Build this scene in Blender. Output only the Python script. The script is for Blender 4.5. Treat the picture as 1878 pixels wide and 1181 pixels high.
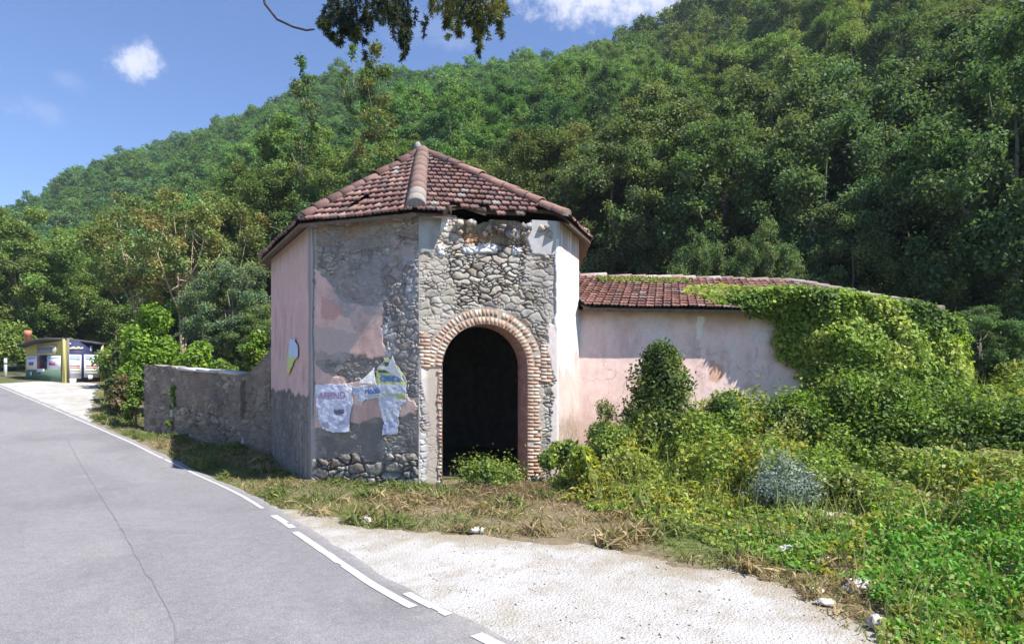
import bpy, math
import numpy as np
from mathutils import Vector

for o in list(bpy.data.objects):
    bpy.data.objects.remove(o, do_unlink=True)
scene = bpy.context.scene
COL = scene.collection

# ---------------------------------------------------------------- camera, sky, sun, exposure
HORIZON = 690.0          # row of the horizon in the 1878x1181 photograph
FPX = 1150.0             # focal length in photograph pixels
CAMH = 2.1
cam_data = bpy.data.cameras.new("camera")
cam_data.sensor_width = 36.0
cam_data.lens = FPX / 1878.0 * 36.0
cam_data.shift_y = (HORIZON - 590.5) / 1878.0
cam_data.clip_start = 0.1
cam_data.clip_end = 3000.0
cam = bpy.data.objects.new("camera", cam_data)
cam.location = (0, 0, CAMH)
cam.rotation_euler = (math.radians(90), 0, 0)
COL.objects.link(cam)
scene.camera = cam

SUN_EL = math.radians(55)
SUN_H = np.array([0.905, -0.415]); SUN_H = SUN_H / np.linalg.norm(SUN_H)
sun_dir = Vector((SUN_H[0] * math.cos(SUN_EL), SUN_H[1] * math.cos(SUN_EL), math.sin(SUN_EL)))
sun_data = bpy.data.lights.new("sun", 'SUN')
sun_data.energy = 4.9
sun_data.angle = math.radians(0.53)
sun_data.color = (1.0, 0.955, 0.89)
sun = bpy.data.objects.new("sun", sun_data)
sun.rotation_euler = sun_dir.to_track_quat('Z', 'Y').to_euler()
sun.location = (30, -15, 60)
COL.objects.link(sun)

world = bpy.data.worlds.new("World")
scene.world = world
world.use_nodes = True
wn, wl = world.node_tree.nodes, world.node_tree.links
wn.clear()
w_out = wn.new('ShaderNodeOutputWorld')
w_bg = wn.new('ShaderNodeBackground')
w_sky = wn.new('ShaderNodeTexSky')
w_sky.sky_type = 'NISHITA'
w_sky.sun_disc = False
w_sky.sun_elevation = SUN_EL
w_sky.sun_rotation = math.atan2(SUN_H[0], SUN_H[1])
w_sky.altitude = 300
w_sky.air_density = 1.0
w_sky.dust_density = 0.25
w_sky.ozone_density = 3.0
w_bg.inputs['Strength'].default_value = 0.088
w_tc = wn.new('ShaderNodeTexCoord')


def wdir(px, py):
    v = Vector(((px - 939) / FPX, 1.0, (HORIZON - py) / FPX))
    return v.normalized()


# small clouds: soft noise-broken patches at fixed directions in the sky
w_noise = wn.new('ShaderNodeTexNoise')
w_noise.inputs['Scale'].default_value = 26.0
w_noise.inputs['Detail'].default_value = 6.0
w_noise.inputs['Roughness'].default_value = 0.68
wl.new(w_tc.outputs['Generated'], w_noise.inputs['Vector'])
mask_sock = None
for (cx, cy, rx, ry, stren) in ((252, 111, 40, 24, .92), (1070, 8, 110, 34, 1.0), (1170, 2, 90, 34, .95), (75, 198, 45, 22, .16), (118, 148, 25, 16, .12), (820, 55, 120, 26, .12), (830, 78, 60, 14, .15)):
    c = wdir(cx, cy)
    mp = wn.new('ShaderNodeMapping')
    mp.vector_type = 'POINT'
    k = FPX * 1.25
    sx, sy = k / rx, k / ry
    mp.inputs['Scale'].default_value = (sx, sx, sy)
    mp.inputs['Location'].default_value = (-c.x * sx, -c.y * sx, -c.z * sy)
    wl.new(w_tc.outputs['Generated'], mp.inputs['Vector'])
    ln = wn.new('ShaderNodeVectorMath'); ln.operation = 'LENGTH'
    wl.new(mp.outputs['Vector'], ln.inputs[0])
    ad = wn.new('ShaderNodeMath'); ad.operation = 'MULTIPLY_ADD'
    wl.new(w_noise.outputs['Fac'], ad.inputs[0]); ad.inputs[1].default_value = 3.6
    wl.new(ln.outputs['Value'], ad.inputs[2])
    mr = wn.new('ShaderNodeMapRange'); mr.interpolation_type = 'SMOOTHSTEP'
    wl.new(ad.outputs[0], mr.inputs['Value'])
    mr.inputs['From Min'].default_value = 3.15; mr.inputs['From Max'].default_value = 1.85
    mr.inputs['To Min'].default_value = 0.0; mr.inputs['To Max'].default_value = stren
    if mask_sock is None:
        mask_sock = mr.outputs['Result']
    else:
        mx = wn.new('ShaderNodeMath'); mx.operation = 'MAXIMUM'
        wl.new(mask_sock, mx.inputs[0]); wl.new(mr.outputs['Result'], mx.inputs[1])
        mask_sock = mx.outputs[0]
w_mix = wn.new('ShaderNodeMix'); w_mix.data_type = 'RGBA'
w_tint = wn.new('ShaderNodeMix'); w_tint.data_type = 'RGBA'; w_tint.blend_type = 'MULTIPLY'
w_tint.inputs[0].default_value = 1.0
wl.new(w_sky.outputs['Color'], w_tint.inputs[6])
w_tint.inputs[7].default_value = (.82, .93, 1.15, 1)
wl.new(mask_sock, w_mix.inputs[0])
wl.new(w_tint.outputs[2], w_mix.inputs[6])
w_mix.inputs[7].default_value = (5.2, 5.4, 6.4, 1)
wl.new(w_mix.outputs[2], w_bg.inputs['Color'])
wl.new(w_bg.outputs['Background'], w_out.inputs['Surface'])

scene.view_settings.view_transform = 'Standard'
scene.view_settings.look = 'None'
scene.view_settings.exposure = 1.0
scene.view_settings.gamma = 1.0
scene.cycles.max_bounces = 6
scene.cycles.diffuse_bounces = 3
scene.cycles.glossy_bounces = 2
scene.cycles.transmission_bounces = 3
scene.cycles.use_denoising = True


# ---------------------------------------------------------------- numpy helpers
def ss(a, b, x):
    t = np.clip((np.asarray(x, float) - a) / (b - a), 0, 1)
    return t * t * (3 - 2 * t)


def h2(ix, iy, seed):
    ix = ix.astype(np.int64).astype(np.uint64); iy = iy.astype(np.int64).astype(np.uint64)
    h = ix * np.uint64(374761393) + iy * np.uint64(668265263) + np.uint64(seed * 1442695041 + 12345)
    h = (h ^ (h >> np.uint64(13))) * np.uint64(1274126177)
    h = h ^ (h >> np.uint64(16))
    h = (h * np.uint64(2246822519)) & np.uint64(0xffffffff)
    h = h ^ (h >> np.uint64(15))
    return (h & np.uint64(0xffffff)).astype(float) / float(0xffffff)


def vn(x, y, seed=0):
    x = np.asarray(x, float); y = np.asarray(y, float)
    ix = np.floor(x); iy = np.floor(y)
    fx = x - ix; fy = y - iy
    fx = fx * fx * (3 - 2 * fx); fy = fy * fy * (3 - 2 * fy)
    a = h2(ix, iy, seed); b = h2(ix + 1, iy, seed); c = h2(ix, iy + 1, seed); d = h2(ix + 1, iy + 1, seed)
    return (a * (1 - fx) + b * fx) * (1 - fy) + (c * (1 - fx) + d * fx) * fy


def fbm(x, y, seed=0, octv=4, gain=0.5):
    x = np.asarray(x, float); y = np.asarray(y, float)
    s = 0; amp = 1; tot = 0
    for i in range(octv):
        s = s + amp * vn(x * 2 ** i + 17.3 * i, y * 2 ** i - 9.1 * i, seed + i)
        tot += amp; amp *= gain
    return s / tot


def voro(x, y, seed=0, jit=0.85):
    ix = np.floor(x); iy = np.floor(y)
    f1 = np.full(x.shape, 9.0); f2 = np.full(x.shape, 9.0); idv = np.zeros(x.shape); id2 = np.zeros(x.shape)
    for dx in (-1, 0, 1):
        for dy in (-1, 0, 1):
            cx = ix + dx; cy = iy + dy
            px = cx + 0.5 + jit * (h2(cx, cy, seed) - 0.5)
            py = cy + 0.5 + jit * (h2(cx, cy, seed + 7) - 0.5)
            d = np.hypot(x - px, y - py)
            hid = h2(cx, cy, seed + 13); hid2 = h2(cx, cy, seed + 29)
            near = d < f1
            f2 = np.where(near, f1, np.minimum(f2, d))
            idv = np.where(near, hid, idv); id2 = np.where(near, hid2, id2)
            f1 = np.where(near, d, f1)
    return f1, f2, idv, id2


def inpoly(x, y, pts):
    x = np.asarray(x, float); y = np.asarray(y, float)
    c = np.zeros(x.shape, bool)
    n = len(pts)
    for i in range(n):
        x0, y0 = pts[i]; x1, y1 = pts[(i + 1) % n]
        if y0 == y1:
            continue
        cond = ((y0 > y) != (y1 > y)) & (x < (x1 - x0) * (y - y0) / (y1 - y0) + x0)
        c ^= cond
    return c


def mixc(a, b, m):
    m = np.asarray(m)[..., None]
    return a * (1 - m) + np.asarray(b, float) * m


# ---------------------------------------------------------------- object helpers
def tag(o, label=None, cat=None, group=None, kind=None):
    if label: o['label'] = label
    if cat: o['category'] = cat
    if group: o['group'] = group
    if kind: o['kind'] = kind
    return o


def empty(name, loc=(0, 0, 0)):
    o = bpy.data.objects.new(name, None)
    o.location = loc
    o.empty_display_size = 0.3
    COL.objects.link(o)
    return o


def link(name, me, mat, parent=None):
    o = bpy.data.objects.new(name, me)
    COL.objects.link(o)
    if parent is not None:
        o.parent = parent
        o.location = -parent.location   # vertices are given in world space
    if mat is not None and not me.materials:
        me.materials.append(mat)
    return o


def npmesh(name, verts, faces, cols=None, smooth=False):
    """verts (n,3), faces (m,3|4) int array or list of such arrays; cols (n,3)."""
    me = bpy.data.meshes.new(name)
    if isinstance(faces, np.ndarray):
        faces = [faces]
    faces = [np.asarray(f) for f in faces if len(f)]
    me.vertices.add(len(verts))
    me.vertices.foreach_set('co', np.ascontiguousarray(verts, dtype=np.float32).ravel())
    nl = sum(f.size for f in faces); nf = sum(len(f) for f in faces)
    me.loops.add(nl); me.polygons.add(nf)
    me.loops.foreach_set('vertex_index', np.concatenate([f.ravel() for f in faces]).astype(np.int32))
    sizes = np.concatenate([np.full(len(f), f.shape[1]) for f in faces])
    starts = np.concatenate([[0], np.cumsum(sizes)[:-1]])
    me.polygons.foreach_set('loop_start', starts.astype(np.int32))
    if smooth:
        me.polygons.foreach_set('use_smooth', np.ones(nf, bool))
    me.update(calc_edges=True)
    if cols is not None:
        at = me.color_attributes.new('Col', 'FLOAT_COLOR', 'POINT')
        c4 = np.ones((len(verts), 4), np.float32); c4[:, :3] = cols
        at.data.foreach_set('color', c4.ravel())
    return me


class MB:
    """collects pieces into one mesh"""
    def __init__(s):
        s.v = []; s.q = []; s.t = []; s.c = []; s.n = 0

    def add(s, v, quads=None, tris=None, col=(.5, .5, .5)):
        v = np.asarray(v, float).reshape(-1, 3)
        c = np.asarray(col, float)
        if c.ndim == 1: c = np.tile(c, (len(v), 1))
        if quads is not None and len(quads): s.q.append(np.asarray(quads) + s.n)
        if tris is not None and len(tris): s.t.append(np.asarray(tris) + s.n)
        s.v.append(v); s.c.append(c); s.n += len(v)

    def box(s, c, size, ax=None, col=(.5, .5, .5), taper=None):
        """c centre, size full extents, ax 3x3 rows = local axes"""
        h = np.asarray(size, float) / 2
        b = np.array([[x, y, z] for x in (-1, 1) for y in (-1, 1) for z in (-1, 1)], float) * h
        if ax is not None: b = b @ np.asarray(ax, float)
        q = [[0, 1, 3, 2], [4, 6, 7, 5], [0, 4, 5, 1], [2, 3, 7, 6], [0, 2, 6, 4], [1, 5, 7, 3]]
        s.add(b + np.asarray(c, float), q, col=col)

    def tube(s, path, rad, seg=7, col=(.5, .5, .5), cap=True):
        path = np.asarray(path, float); n = len(path)
        rad = np.broadcast_to(np.asarray(rad, float), (n,))
        tan = np.gradient(path, axis=0)
        tan /= np.linalg.norm(tan, axis=1)[:, None] + 1e-9
        up = np.array([0, 0, 1.0]) if abs(tan[0, 2]) < .9 else np.array([1.0, 0, 0])
        V = []
        ang = np.linspace(0, 2 * np.pi, seg, endpoint=False)
        for i in range(n):
            a = np.cross(tan[i], up); a /= np.linalg.norm(a) + 1e-9
            b = np.cross(a, tan[i]); up = b
            V.append(path[i] + rad[i] * (np.cos(ang)[:, None] * a + np.sin(ang)[:, None] * b))
        V = np.concatenate(V)
        q = []
        for i in range(n - 1):
            for k in range(seg):
                q.append([i * seg + k, i * seg + (k + 1) % seg, (i + 1) * seg + (k + 1) % seg, (i + 1) * seg + k])
        t = []
        if cap:
            V = np.vstack([V, path[0], path[-1]]); a0 = n * seg; a1 = a0 + 1
            for k in range(seg):
                t.append([a0, (k + 1) % seg, k]); t.append([a1, (n - 1) * seg + k, (n - 1) * seg + (k + 1) % seg])
        s.add(V, q, t, col=col)

    def arrays(s):
        return np.concatenate(s.v), ([np.concatenate(s.q)] if s.q else []) + ([np.concatenate(s.t)] if s.t else []), np.concatenate(s.c)

    def build(s, name, mat, parent=None, smooth=False):
        v, f, c = s.arrays()
        return link(name, npmesh(name, v, f, c, smooth), mat, parent)


# ---------------------------------------------------------------- materials
def new_mat(name):
    m = bpy.data.materials.new(name); m.use_nodes = True
    n, l = m.node_tree.nodes, m.node_tree.links
    n.clear()
    out = n.new('ShaderNodeOutputMaterial')
    return m, n, l, out


def surf_mat(name, rough=0.9, noise=30.0, amt=0.25, bump=0.3, bscale=60.0, bdist=0.01, spec=0.25, base=None):
    """vertex colour or fixed base x fine procedural noise, with bump"""
    m, n, l, out = new_mat(name)
    b = n.new('ShaderNodeBsdfPrincipled')
    b.inputs['Roughness'].default_value = rough
    b.inputs['Specular IOR Level'].default_value = spec
    tc = n.new('ShaderNodeTexCoord')
    nz = n.new('ShaderNodeTexNoise'); nz.inputs['Scale'].default_value = noise; nz.inputs['Detail'].default_value = 5
    l.new(tc.outputs['Object'], nz.inputs['Vector'])
    mr = n.new('ShaderNodeMapRange')
    mr.inputs['From Min'].default_value = .25; mr.inputs['From Max'].default_value = .75
    mr.inputs['To Min'].default_value = 1 - amt; mr.inputs['To Max'].default_value = 1 + amt
    l.new(nz.outputs['Fac'], mr.inputs['Value'])
    mul = n.new('ShaderNodeVectorMath'); mul.operation = 'SCALE'
    if base is None:
        at = n.new('ShaderNodeAttribute'); at.attribute_name = 'Col'
        l.new(at.outputs['Color'], mul.inputs[0])
    else:
        mul.inputs[0].default_value = base
    l.new(mr.outputs['Result'], mul.inputs['Scale'])
    l.new(mul.outputs['Vector'], b.inputs['Base Color'])
    if bump:
        n2 = n.new('ShaderNodeTexNoise'); n2.inputs['Scale'].default_value = bscale; n2.inputs['Detail'].default_value = 4
        l.new(tc.outputs['Object'], n2.inputs['Vector'])
        bp = n.new('ShaderNodeBump'); bp.inputs['Strength'].default_value = bump; bp.inputs['Distance'].default_value = bdist
        l.new(n2.outputs['Fac'], bp.inputs['Height'])
        l.new(bp.outputs['Normal'], b.inputs['Normal'])
    l.new(b.outputs[0], out.inputs['Surface'])
    return m


def leaf_mat(name, trans=0.35, gloss=0.015):
    """leaf colour from the mesh, tinted per plant (object colour) and by a slow noise through the crown"""
    m, n, l, out = new_mat(name)
    at = n.new('ShaderNodeAttribute'); at.attribute_name = 'Col'
    oi = n.new('ShaderNodeObjectInfo')
    mul = n.new('ShaderNodeVectorMath'); mul.operation = 'MULTIPLY'
    l.new(at.outputs['Color'], mul.inputs[0]); l.new(oi.outputs['Color'], mul.inputs[1])
    d = n.new('ShaderNodeBsdfDiffuse'); t = n.new('ShaderNodeBsdfTranslucent'); g = n.new('ShaderNodeBsdfGlossy')
    g.inputs['Roughness'].default_value = 0.6
    l.new(mul.outputs['Vector'], d.inputs['Color'])
    tm = n.new('ShaderNodeVectorMath'); tm.operation = 'MULTIPLY'; tm.inputs[1].default_value = (1.25, 1.3, .6)
    l.new(mul.outputs['Vector'], tm.inputs[0]); l.new(tm.outputs['Vector'], t.inputs['Color'])
    ms = n.new('ShaderNodeMixShader'); ms.inputs[0].default_value = trans
    l.new(d.outputs[0], ms.inputs[1]); l.new(t.outputs[0], ms.inputs[2])
    m2 = n.new('ShaderNodeMixShader'); m2.inputs[0].default_value = gloss
    l.new(ms.outputs[0], m2.inputs[1]); l.new(g.outputs[0], m2.inputs[2])
    l.new(m2.outputs[0], out.inputs['Surface'])
    return m


M = {}
M['leaf'] = leaf_mat('leaf')
M['leaf_pale'] = leaf_mat('pale_leaf', .25, .03)
M['bark'] = surf_mat('bark', noise=14, amt=.35, bump=.6, bscale=30, bdist=.03)
M['wall'] = surf_mat('masonry', noise=45, amt=.16, bump=.35, bscale=90, bdist=.006, spec=.15)
M['tile'] = surf_mat('clay_tile', noise=25, amt=.3, bump=.25, bscale=80, bdist=.006, spec=.2)
M['paint'] = surf_mat('painted_surface', rough=.6, noise=20, amt=.08, bump=.1)
M['paper'] = surf_mat('paper', rough=.75, noise=25, amt=.07, bump=.15, bscale=12, bdist=.01)
M['ink'] = surf_mat('printing_ink', rough=.7, noise=30, amt=.15, bump=0)


# ---------------------------------------------------------------- terrain
RIDGE_X = [-280, -176, -111, -52, 0, 30, 52, 90, 160, 230]
RIDGE_Y = [290, 232, 200, 175, 155, 140, 130, 112, 100, 95]
RIDGE_Z = [26, 41, 63, 74, 70, 71, 86, 100, 112, 118]
FOOT_X = [-280, -150, -60, -30, -12, 0, 30, 90, 160, 230]
FOOT_Y = [170, 110, 72, 48, 31, 25, 23, 14, 0, -10]


def gz(X, Y):
    X = np.asarray(X, float); Y = np.asarray(Y, float)
    s = -0.65 * X + 0.76 * Y
    t = (s - 16.5) / 1.6
    ramp = 0.088 * 1.6 * (np.log1p(np.exp(np.clip(t, -30, 8))) + np.clip(t - 8, 0, None))
    ramp = np.where(ramp > 2.2, 2.2 + (ramp - 2.2) * .35, ramp)
    ramp = ramp * (1 - ss(0, 12, X) * .7)
    right = 1.15 * ss(9.0, 15.5, Y) * ss(0.2, 4.0, X) + .35 * ss(5, 13, X) * ss(6, 14, Y)
    dip = -0.2 * np.exp(-((X + 5.4) ** 2 / 2.2 + (Y - 14.6) ** 2 / 5.0))
    yr = np.interp(X, RIDGE_X, RIDGE_Y); zr = np.interp(X, RIDGE_X, RIDGE_Z); yf = np.interp(X, FOOT_X, FOOT_Y)
    u = (Y - yf) / (yr - yf)
    hill = np.where(u < 1, np.clip(u, 0, 1) ** 1.05, 1 - 0.35 * (u - 1)) * zr
    hill = np.where(u < 0, 0, hill)
    und = (fbm(X / 17, Y / 17, 5, 3) - .5) * 7 * ss(0.03, 0.25, u) + (fbm(X / 45, Y / 45, 9, 2) - .5) * 12 * ss(0.1, 0.4, u) * ss(1.2, .9, u)
    return ramp + right + dip + hill + und


def gz1(x, y):
    return float(gz(np.array([x]), np.array([y]))[0])


def pt(px, py, Y):
    return np.array([(px - 939) / FPX * Y, Y, CAMH + (HORIZON - py) / FPX * Y])


def ground_at(px, py):
    """where the ray through a photograph pixel meets the ground"""
    Ys = np.linspace(2, 80, 4000)
    X = (px - 939) / FPX * Ys; Z = CAMH + (HORIZON - py) / FPX * Ys
    g = gz(X, Ys)
    i = int(np.argmax(Z <= g)) if np.any(Z <= g) else len(Ys) - 1
    return np.array([X[i], Ys[i]])


def axis(segs):
    out = [segs[0][0]]
    for a, b, st in segs:
        n = max(1, int(round((b - a) / st)))
        out += list(np.linspace(a, b, n + 1)[1:])
    return np.array(out)


gx = axis([(-900, -280, 60), (-280, -60, 5), (-60, -34, 1.5), (-34, 20, .25), (20, 60, 1.5), (60, 230, 5), (230, 900, 60)])
gy = axis([(-400, -20, 30), (-20, -4, 4), (-4, 36, .25), (36, 75, 1.5), (75, 300, 5), (300, 1200, 60)])
GX, GY = np.meshgrid(gx, gy)
GZ = gz(np.clip(GX, -280, 230), np.clip(GY, -60, 330))
nxg, nyg = len(gx), len(gy)
ii = np.arange(nyg - 1)[:, None] * nxg + np.arange(nxg - 1)[None, :]
gq = np.stack([ii, ii + 1, ii + nxg + 1, ii + nxg], -1).reshape(-1, 4)
soil = np.array([.17, .135, .085])
gc = np.tile(soil, (GX.size, 1)).reshape(GX.shape + (3,))
nn = fbm(GX * .9, GY * .9, 3, 4)
gc = mixc(gc, (.10, .12, .035), ss(.4, .62, nn))
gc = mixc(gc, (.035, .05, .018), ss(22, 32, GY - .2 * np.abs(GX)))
gv = np.stack([GX, GY, GZ], -1).reshape(-1, 3)
M['ground'] = surf_mat('soil', noise=6, amt=.35, bump=.6, bscale=25, bdist=.03)
ground = link('ground', npmesh('ground', gv, gq, gc.reshape(-1, 3), True), M['ground'])
tag(ground, 'brown soil and thin grass rising into the wooded hillside', None, None, 'structure')
# ---------------------------------------------------------------- road, verge, gravel
EDGE_PX = [(-160, 660), (0, 710), (82, 744), (165, 780), (245, 815), (325, 855), (390, 885), (450, 915), (530, 965), (615, 1023), (700, 1080), (765, 1115), (830, 1148), (900, 1185)]
edge = [ground_at(*p) for p in EDGE_PX[1:]]
edge = [edge[0] + (edge[0] - edge[2]) * 1.6 + np.array([-3., -1.]), edge[0] + (edge[0] - edge[2]) * .6] + edge
d_end = edge[-1] - edge[-4]
d_end /= np.linalg.norm(d_end)
for k in (1.5, 4, 8, 14, 30):
    edge.append(ground_at(900, 1185) + d_end * k)
edge = np.array(edge)


def resample(P, step):
    d = np.concatenate([[0], np.cumsum(np.linalg.norm(np.diff(P, axis=0), axis=1))])
    # smooth with Catmull-like dense interpolation then box filter
    t = np.arange(0, d[-1], step)
    Q = np.stack([np.interp(t, d, P[:, k]) for k in range(2)], -1)
    w = max(3, int(1.2 / step)) | 1
    k = np.ones(w) / w
    pad = np.pad(Q, ((w // 2, w // 2), (0, 0)), 'edge')
    Q = np.stack([np.convolve(pad[:, j], k, 'valid') for j in range(2)], -1)
    return Q


EC = resample(edge, .12)
T = np.gradient(EC, axis=0); T /= np.linalg.norm(T, axis=1)[:, None]
NL = np.stack([T[:, 1], -T[:, 0]], -1)      # which side is the road?
if np.dot(NL[len(NL) // 2], np.array([-1, -1])) < 0:
    NL = -NL
EC = EC - NL * .16
offs = np.concatenate([[-0.0], np.linspace(.12, 9.5, 60)])
ragged = (fbm(np.arange(len(EC)) * .35, np.zeros(len(EC)), 21, 3) - .5) * .10
RX = EC[:, None, :] + NL[:, None, :] * (offs[None, :, None] + ragged[:, None, None] * (offs[None, :, None] < .05))
rz = gz(RX[..., 0], RX[..., 1]) + .03 + .05 * 0
n0, n1 = rz.shape
rc = np.zeros((n0, n1, 3)) + np.array([.228, .220, .228])
dd = np.concatenate([[0], np.cumsum(np.linalg.norm(np.diff(EC, axis=0), axis=1))])
DD, OO = np.meshgrid(dd, offs, indexing='ij')
wn1 = fbm(DD * .25, OO * .9, 31, 4); wn2 = fbm(RX[..., 0] * .7, RX[..., 1] * .7, 33, 4)
rc = mixc(rc, (.275, .265, .268), ss(.42, .68, wn1) * .8)
rc = mixc(rc, (.175, .168, .174), ss(.48, .75, wn2) * .65)
rc = mixc(rc, (.30, .285, .27), ss(.55, .75, fbm(RX[..., 0] * 2.2, RX[..., 1] * 2.2, 35, 5, .6)) * .45)
trk = np.exp(-((OO - 1.2) / .4) ** 2) + np.exp(-((OO - 2.9) / .4) ** 2) + np.exp(-((OO - 5.2) / .5) ** 2)
rc = mixc(rc, (.255, .25, .262), .45 * trk)
rc = mixc(rc, (.36, .34, .32), ss(.18, .0, OO) * .6)
ri = np.arange(n0 - 1)[:, None] * n1 + np.arange(n1 - 1)[None, :]
rq = np.stack([ri, ri + 1, ri + n1 + 1, ri + n1], -1).reshape(-1, 4)
v = np.concatenate([RX, rz[..., None]], -1).reshape(-1, 3)
# asphalt: vertex colour x aggregate speckle, hairline cracks
m, n, l, out = new_mat('asphalt')
b = n.new('ShaderNodeBsdfPrincipled'); b.inputs['Roughness'].default_value = .85; b.inputs['Specular IOR Level'].default_value = .3
at = n.new('ShaderNodeAttribute'); at.attribute_name = 'Col'
tc = n.new('ShaderNodeTexCoord')
vz = n.new('ShaderNodeTexVoronoi'); vz.inputs['Scale'].default_value = 70
l.new(tc.outputs['Object'], vz.inputs['Vector'])
mr = n.new('ShaderNodeMapRange'); mr.inputs['From Max'].default_value = .6; mr.inputs['To Min'].default_value = 1.24; mr.inputs['To Max'].default_value = .72
l.new(vz.outputs['Distance'], mr.inputs['Value'])
nz = n.new('ShaderNodeTexNoise'); nz.inputs['Scale'].default_value = 9; nz.inputs['Detail'].default_value = 8; nz.inputs['Roughness'].default_value = .7
l.new(tc.outputs['Object'], nz.inputs['Vector'])
mr2 = n.new('ShaderNodeMapRange'); mr2.inputs['From Min'].default_value = .3; mr2.inputs['From Max'].default_value = .7; mr2.inputs['To Min'].default_value = .88; mr2.inputs['To Max'].default_value = 1.12
l.new(nz.outputs['Fac'], mr2.inputs['Value'])
# cracks
dst = n.new('ShaderNodeTexNoise'); dst.inputs['Scale'].default_value = 1.4; dst.inputs['Detail'].default_value = 4
l.new(tc.outputs['Object'], dst.inputs['Vector'])
mxv = n.new('ShaderNodeVectorMath'); mxv.operation = 'MULTIPLY_ADD'; mxv.inputs[1].default_value = (1.6, 1.6, 0)
l.new(dst.outputs['Color'], mxv.inputs[0]); l.new(tc.outputs['Object'], mxv.inputs[2])
vc = n.new('ShaderNodeTexVoronoi'); vc.feature = 'DISTANCE_TO_EDGE'; vc.inputs['Scale'].default_value = .28
l.new(mxv.outputs[0], vc.inputs['Vector'])
mc = n.new('ShaderNodeMapRange'); mc.inputs['From Min'].default_value = 0; mc.inputs['From Max'].default_value = .006; mc.inputs['To Min'].default_value = .88; mc.inputs['To Max'].default_value = 1
l.new(vc.outputs['Distance'], mc.inputs['Value'])
m1 = n.new('ShaderNodeMath'); m1.operation = 'MULTIPLY'; l.new(mr.outputs[0], m1.inputs[0]); l.new(mr2.outputs[0], m1.inputs[1])
m2 = n.new('ShaderNodeMath'); m2.operation = 'MULTIPLY'; l.new(m1.outputs[0], m2.inputs[0]); l.new(mc.outputs[0], m2.inputs[1])
sc = n.new('ShaderNodeVectorMath'); sc.operation = 'SCALE'; l.new(at.outputs['Color'], sc.inputs[0]); l.new(m2.outputs[0], sc.inputs['Scale'])
l.new(sc.outputs['Vector'], b.inputs['Base Color'])
bp = n.new('ShaderNodeBump'); bp.inputs['Strength'].default_value = .35; bp.inputs['Distance'].default_value = .006
l.new(vz.outputs['Distance'], bp.inputs['Height']); l.new(bp.outputs['Normal'], b.inputs['Normal'])
l.new(b.outputs[0], out.inputs['Surface'])
M['asphalt'] = m
road = link('road', npmesh('road', v, rq, rc.reshape(-1, 3), True), M['asphalt'])
tag(road, 'grey worn asphalt road curving past the ruined building', None, None, 'structure')


def edge_index(px, py):
    p = ground_at(px, py)
    return int(np.argmin(np.linalg.norm(EC - p, axis=1)))


def stripe(i0, i1, o0, o1, mb, seed):
    i0, i1 = min(i0, i1), max(i0, i1)
    idx = np.arange(i0, i1 + 1)
    ow = np.linspace(0, 1, 6)
    w = (vn(idx * .5, idx * 0, seed) - .5) * .012
    P = EC[idx][:, None, :] + NL[idx][:, None, :] * (o0 + (o1 - o0) * ow[None, :, None] + w[:, None, None])
    z = gz(P[..., 0], P[..., 1]) + .036
    vv = np.concatenate([P, z[..., None]], -1).reshape(-1, 3)
    k = len(ow)
    ri = np.arange(len(idx) - 1)[:, None] * k + np.arange(k - 1)[None, :]
    q = np.stack([ri, ri + 1, ri + k + 1, ri + k], -1).reshape(-1, 4)
    # worn away flakes
    cen = vv[q].mean(1)
    wear = fbm(cen[:, 0] * 9, cen[:, 1] * 9, seed, 4)
    q = q[wear < .76]
    mb.add(vv, q, col=(.43, .425, .42))


mb = MB()
stripe(edge_index(-60, 690), edge_index(478, 938), .14, .21, mb, 3)
stripe(edge_index(500, 948), edge_index(533, 972), .13, .23, mb, 4)
stripe(edge_index(545, 978), edge_index(760, 1118), .175, .27, mb, 5)
stripe(edge_index(738, 1098), edge_index(800, 1138), .04, .13, mb, 6)
stripe(edge_index(860, 1170), edge_index(900, 1185) + 30, .10, .22, mb, 7)
M['road_paint'] = surf_mat('road_paint', rough=.8, noise=40, amt=.22, bump=.2, bscale=80, bdist=.004)
lines = mb.build('road_markings', M['road_paint'])
tag(lines, 'worn white edge line broken into dashes beside the gravel', None, None, 'structure')


# old longitudinal seam in the asphalt
sp = resample(np.array([ground_at(*p) for p in ((120, 800), (165, 880), (215, 960), (262, 1045), (300, 1110), (335, 1181))] + [ground_at(335, 1181) + np.array([.5, -1.6])]), .05)
tt = np.gradient(sp, axis=0); tt /= np.linalg.norm(tt, axis=1)[:, None]; nn_ = np.stack([tt[:, 1], -tt[:, 0]], -1)
wob = (fbm(np.arange(len(sp)) * .12, np.zeros(len(sp)), 37, 4) - .5) * .035
wid = .002 + .009 * fbm(np.arange(len(sp)) * .3, np.ones(len(sp)), 38, 3)
La = sp + nn_ * (wob + wid)[:, None]; Lb = sp + nn_ * (wob - wid)[:, None]
k_ = len(sp); vv = np.concatenate([np.c_[La, gz(La[:, 0], La[:, 1]) + .034], np.c_[Lb, gz(Lb[:, 0], Lb[:, 1]) + .034]])
i_ = np.arange(k_ - 1)
seam = link('road_seam', npmesh('road_seam', vv, np.stack([i_, i_ + 1, i_ + 1 + k_, i_ + k_], -1), np.full((2 * k_, 3), .205)), M['asphalt'])
tag(seam, 'dark lengthwise crack in the road surface', None, None, 'structure')


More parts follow.
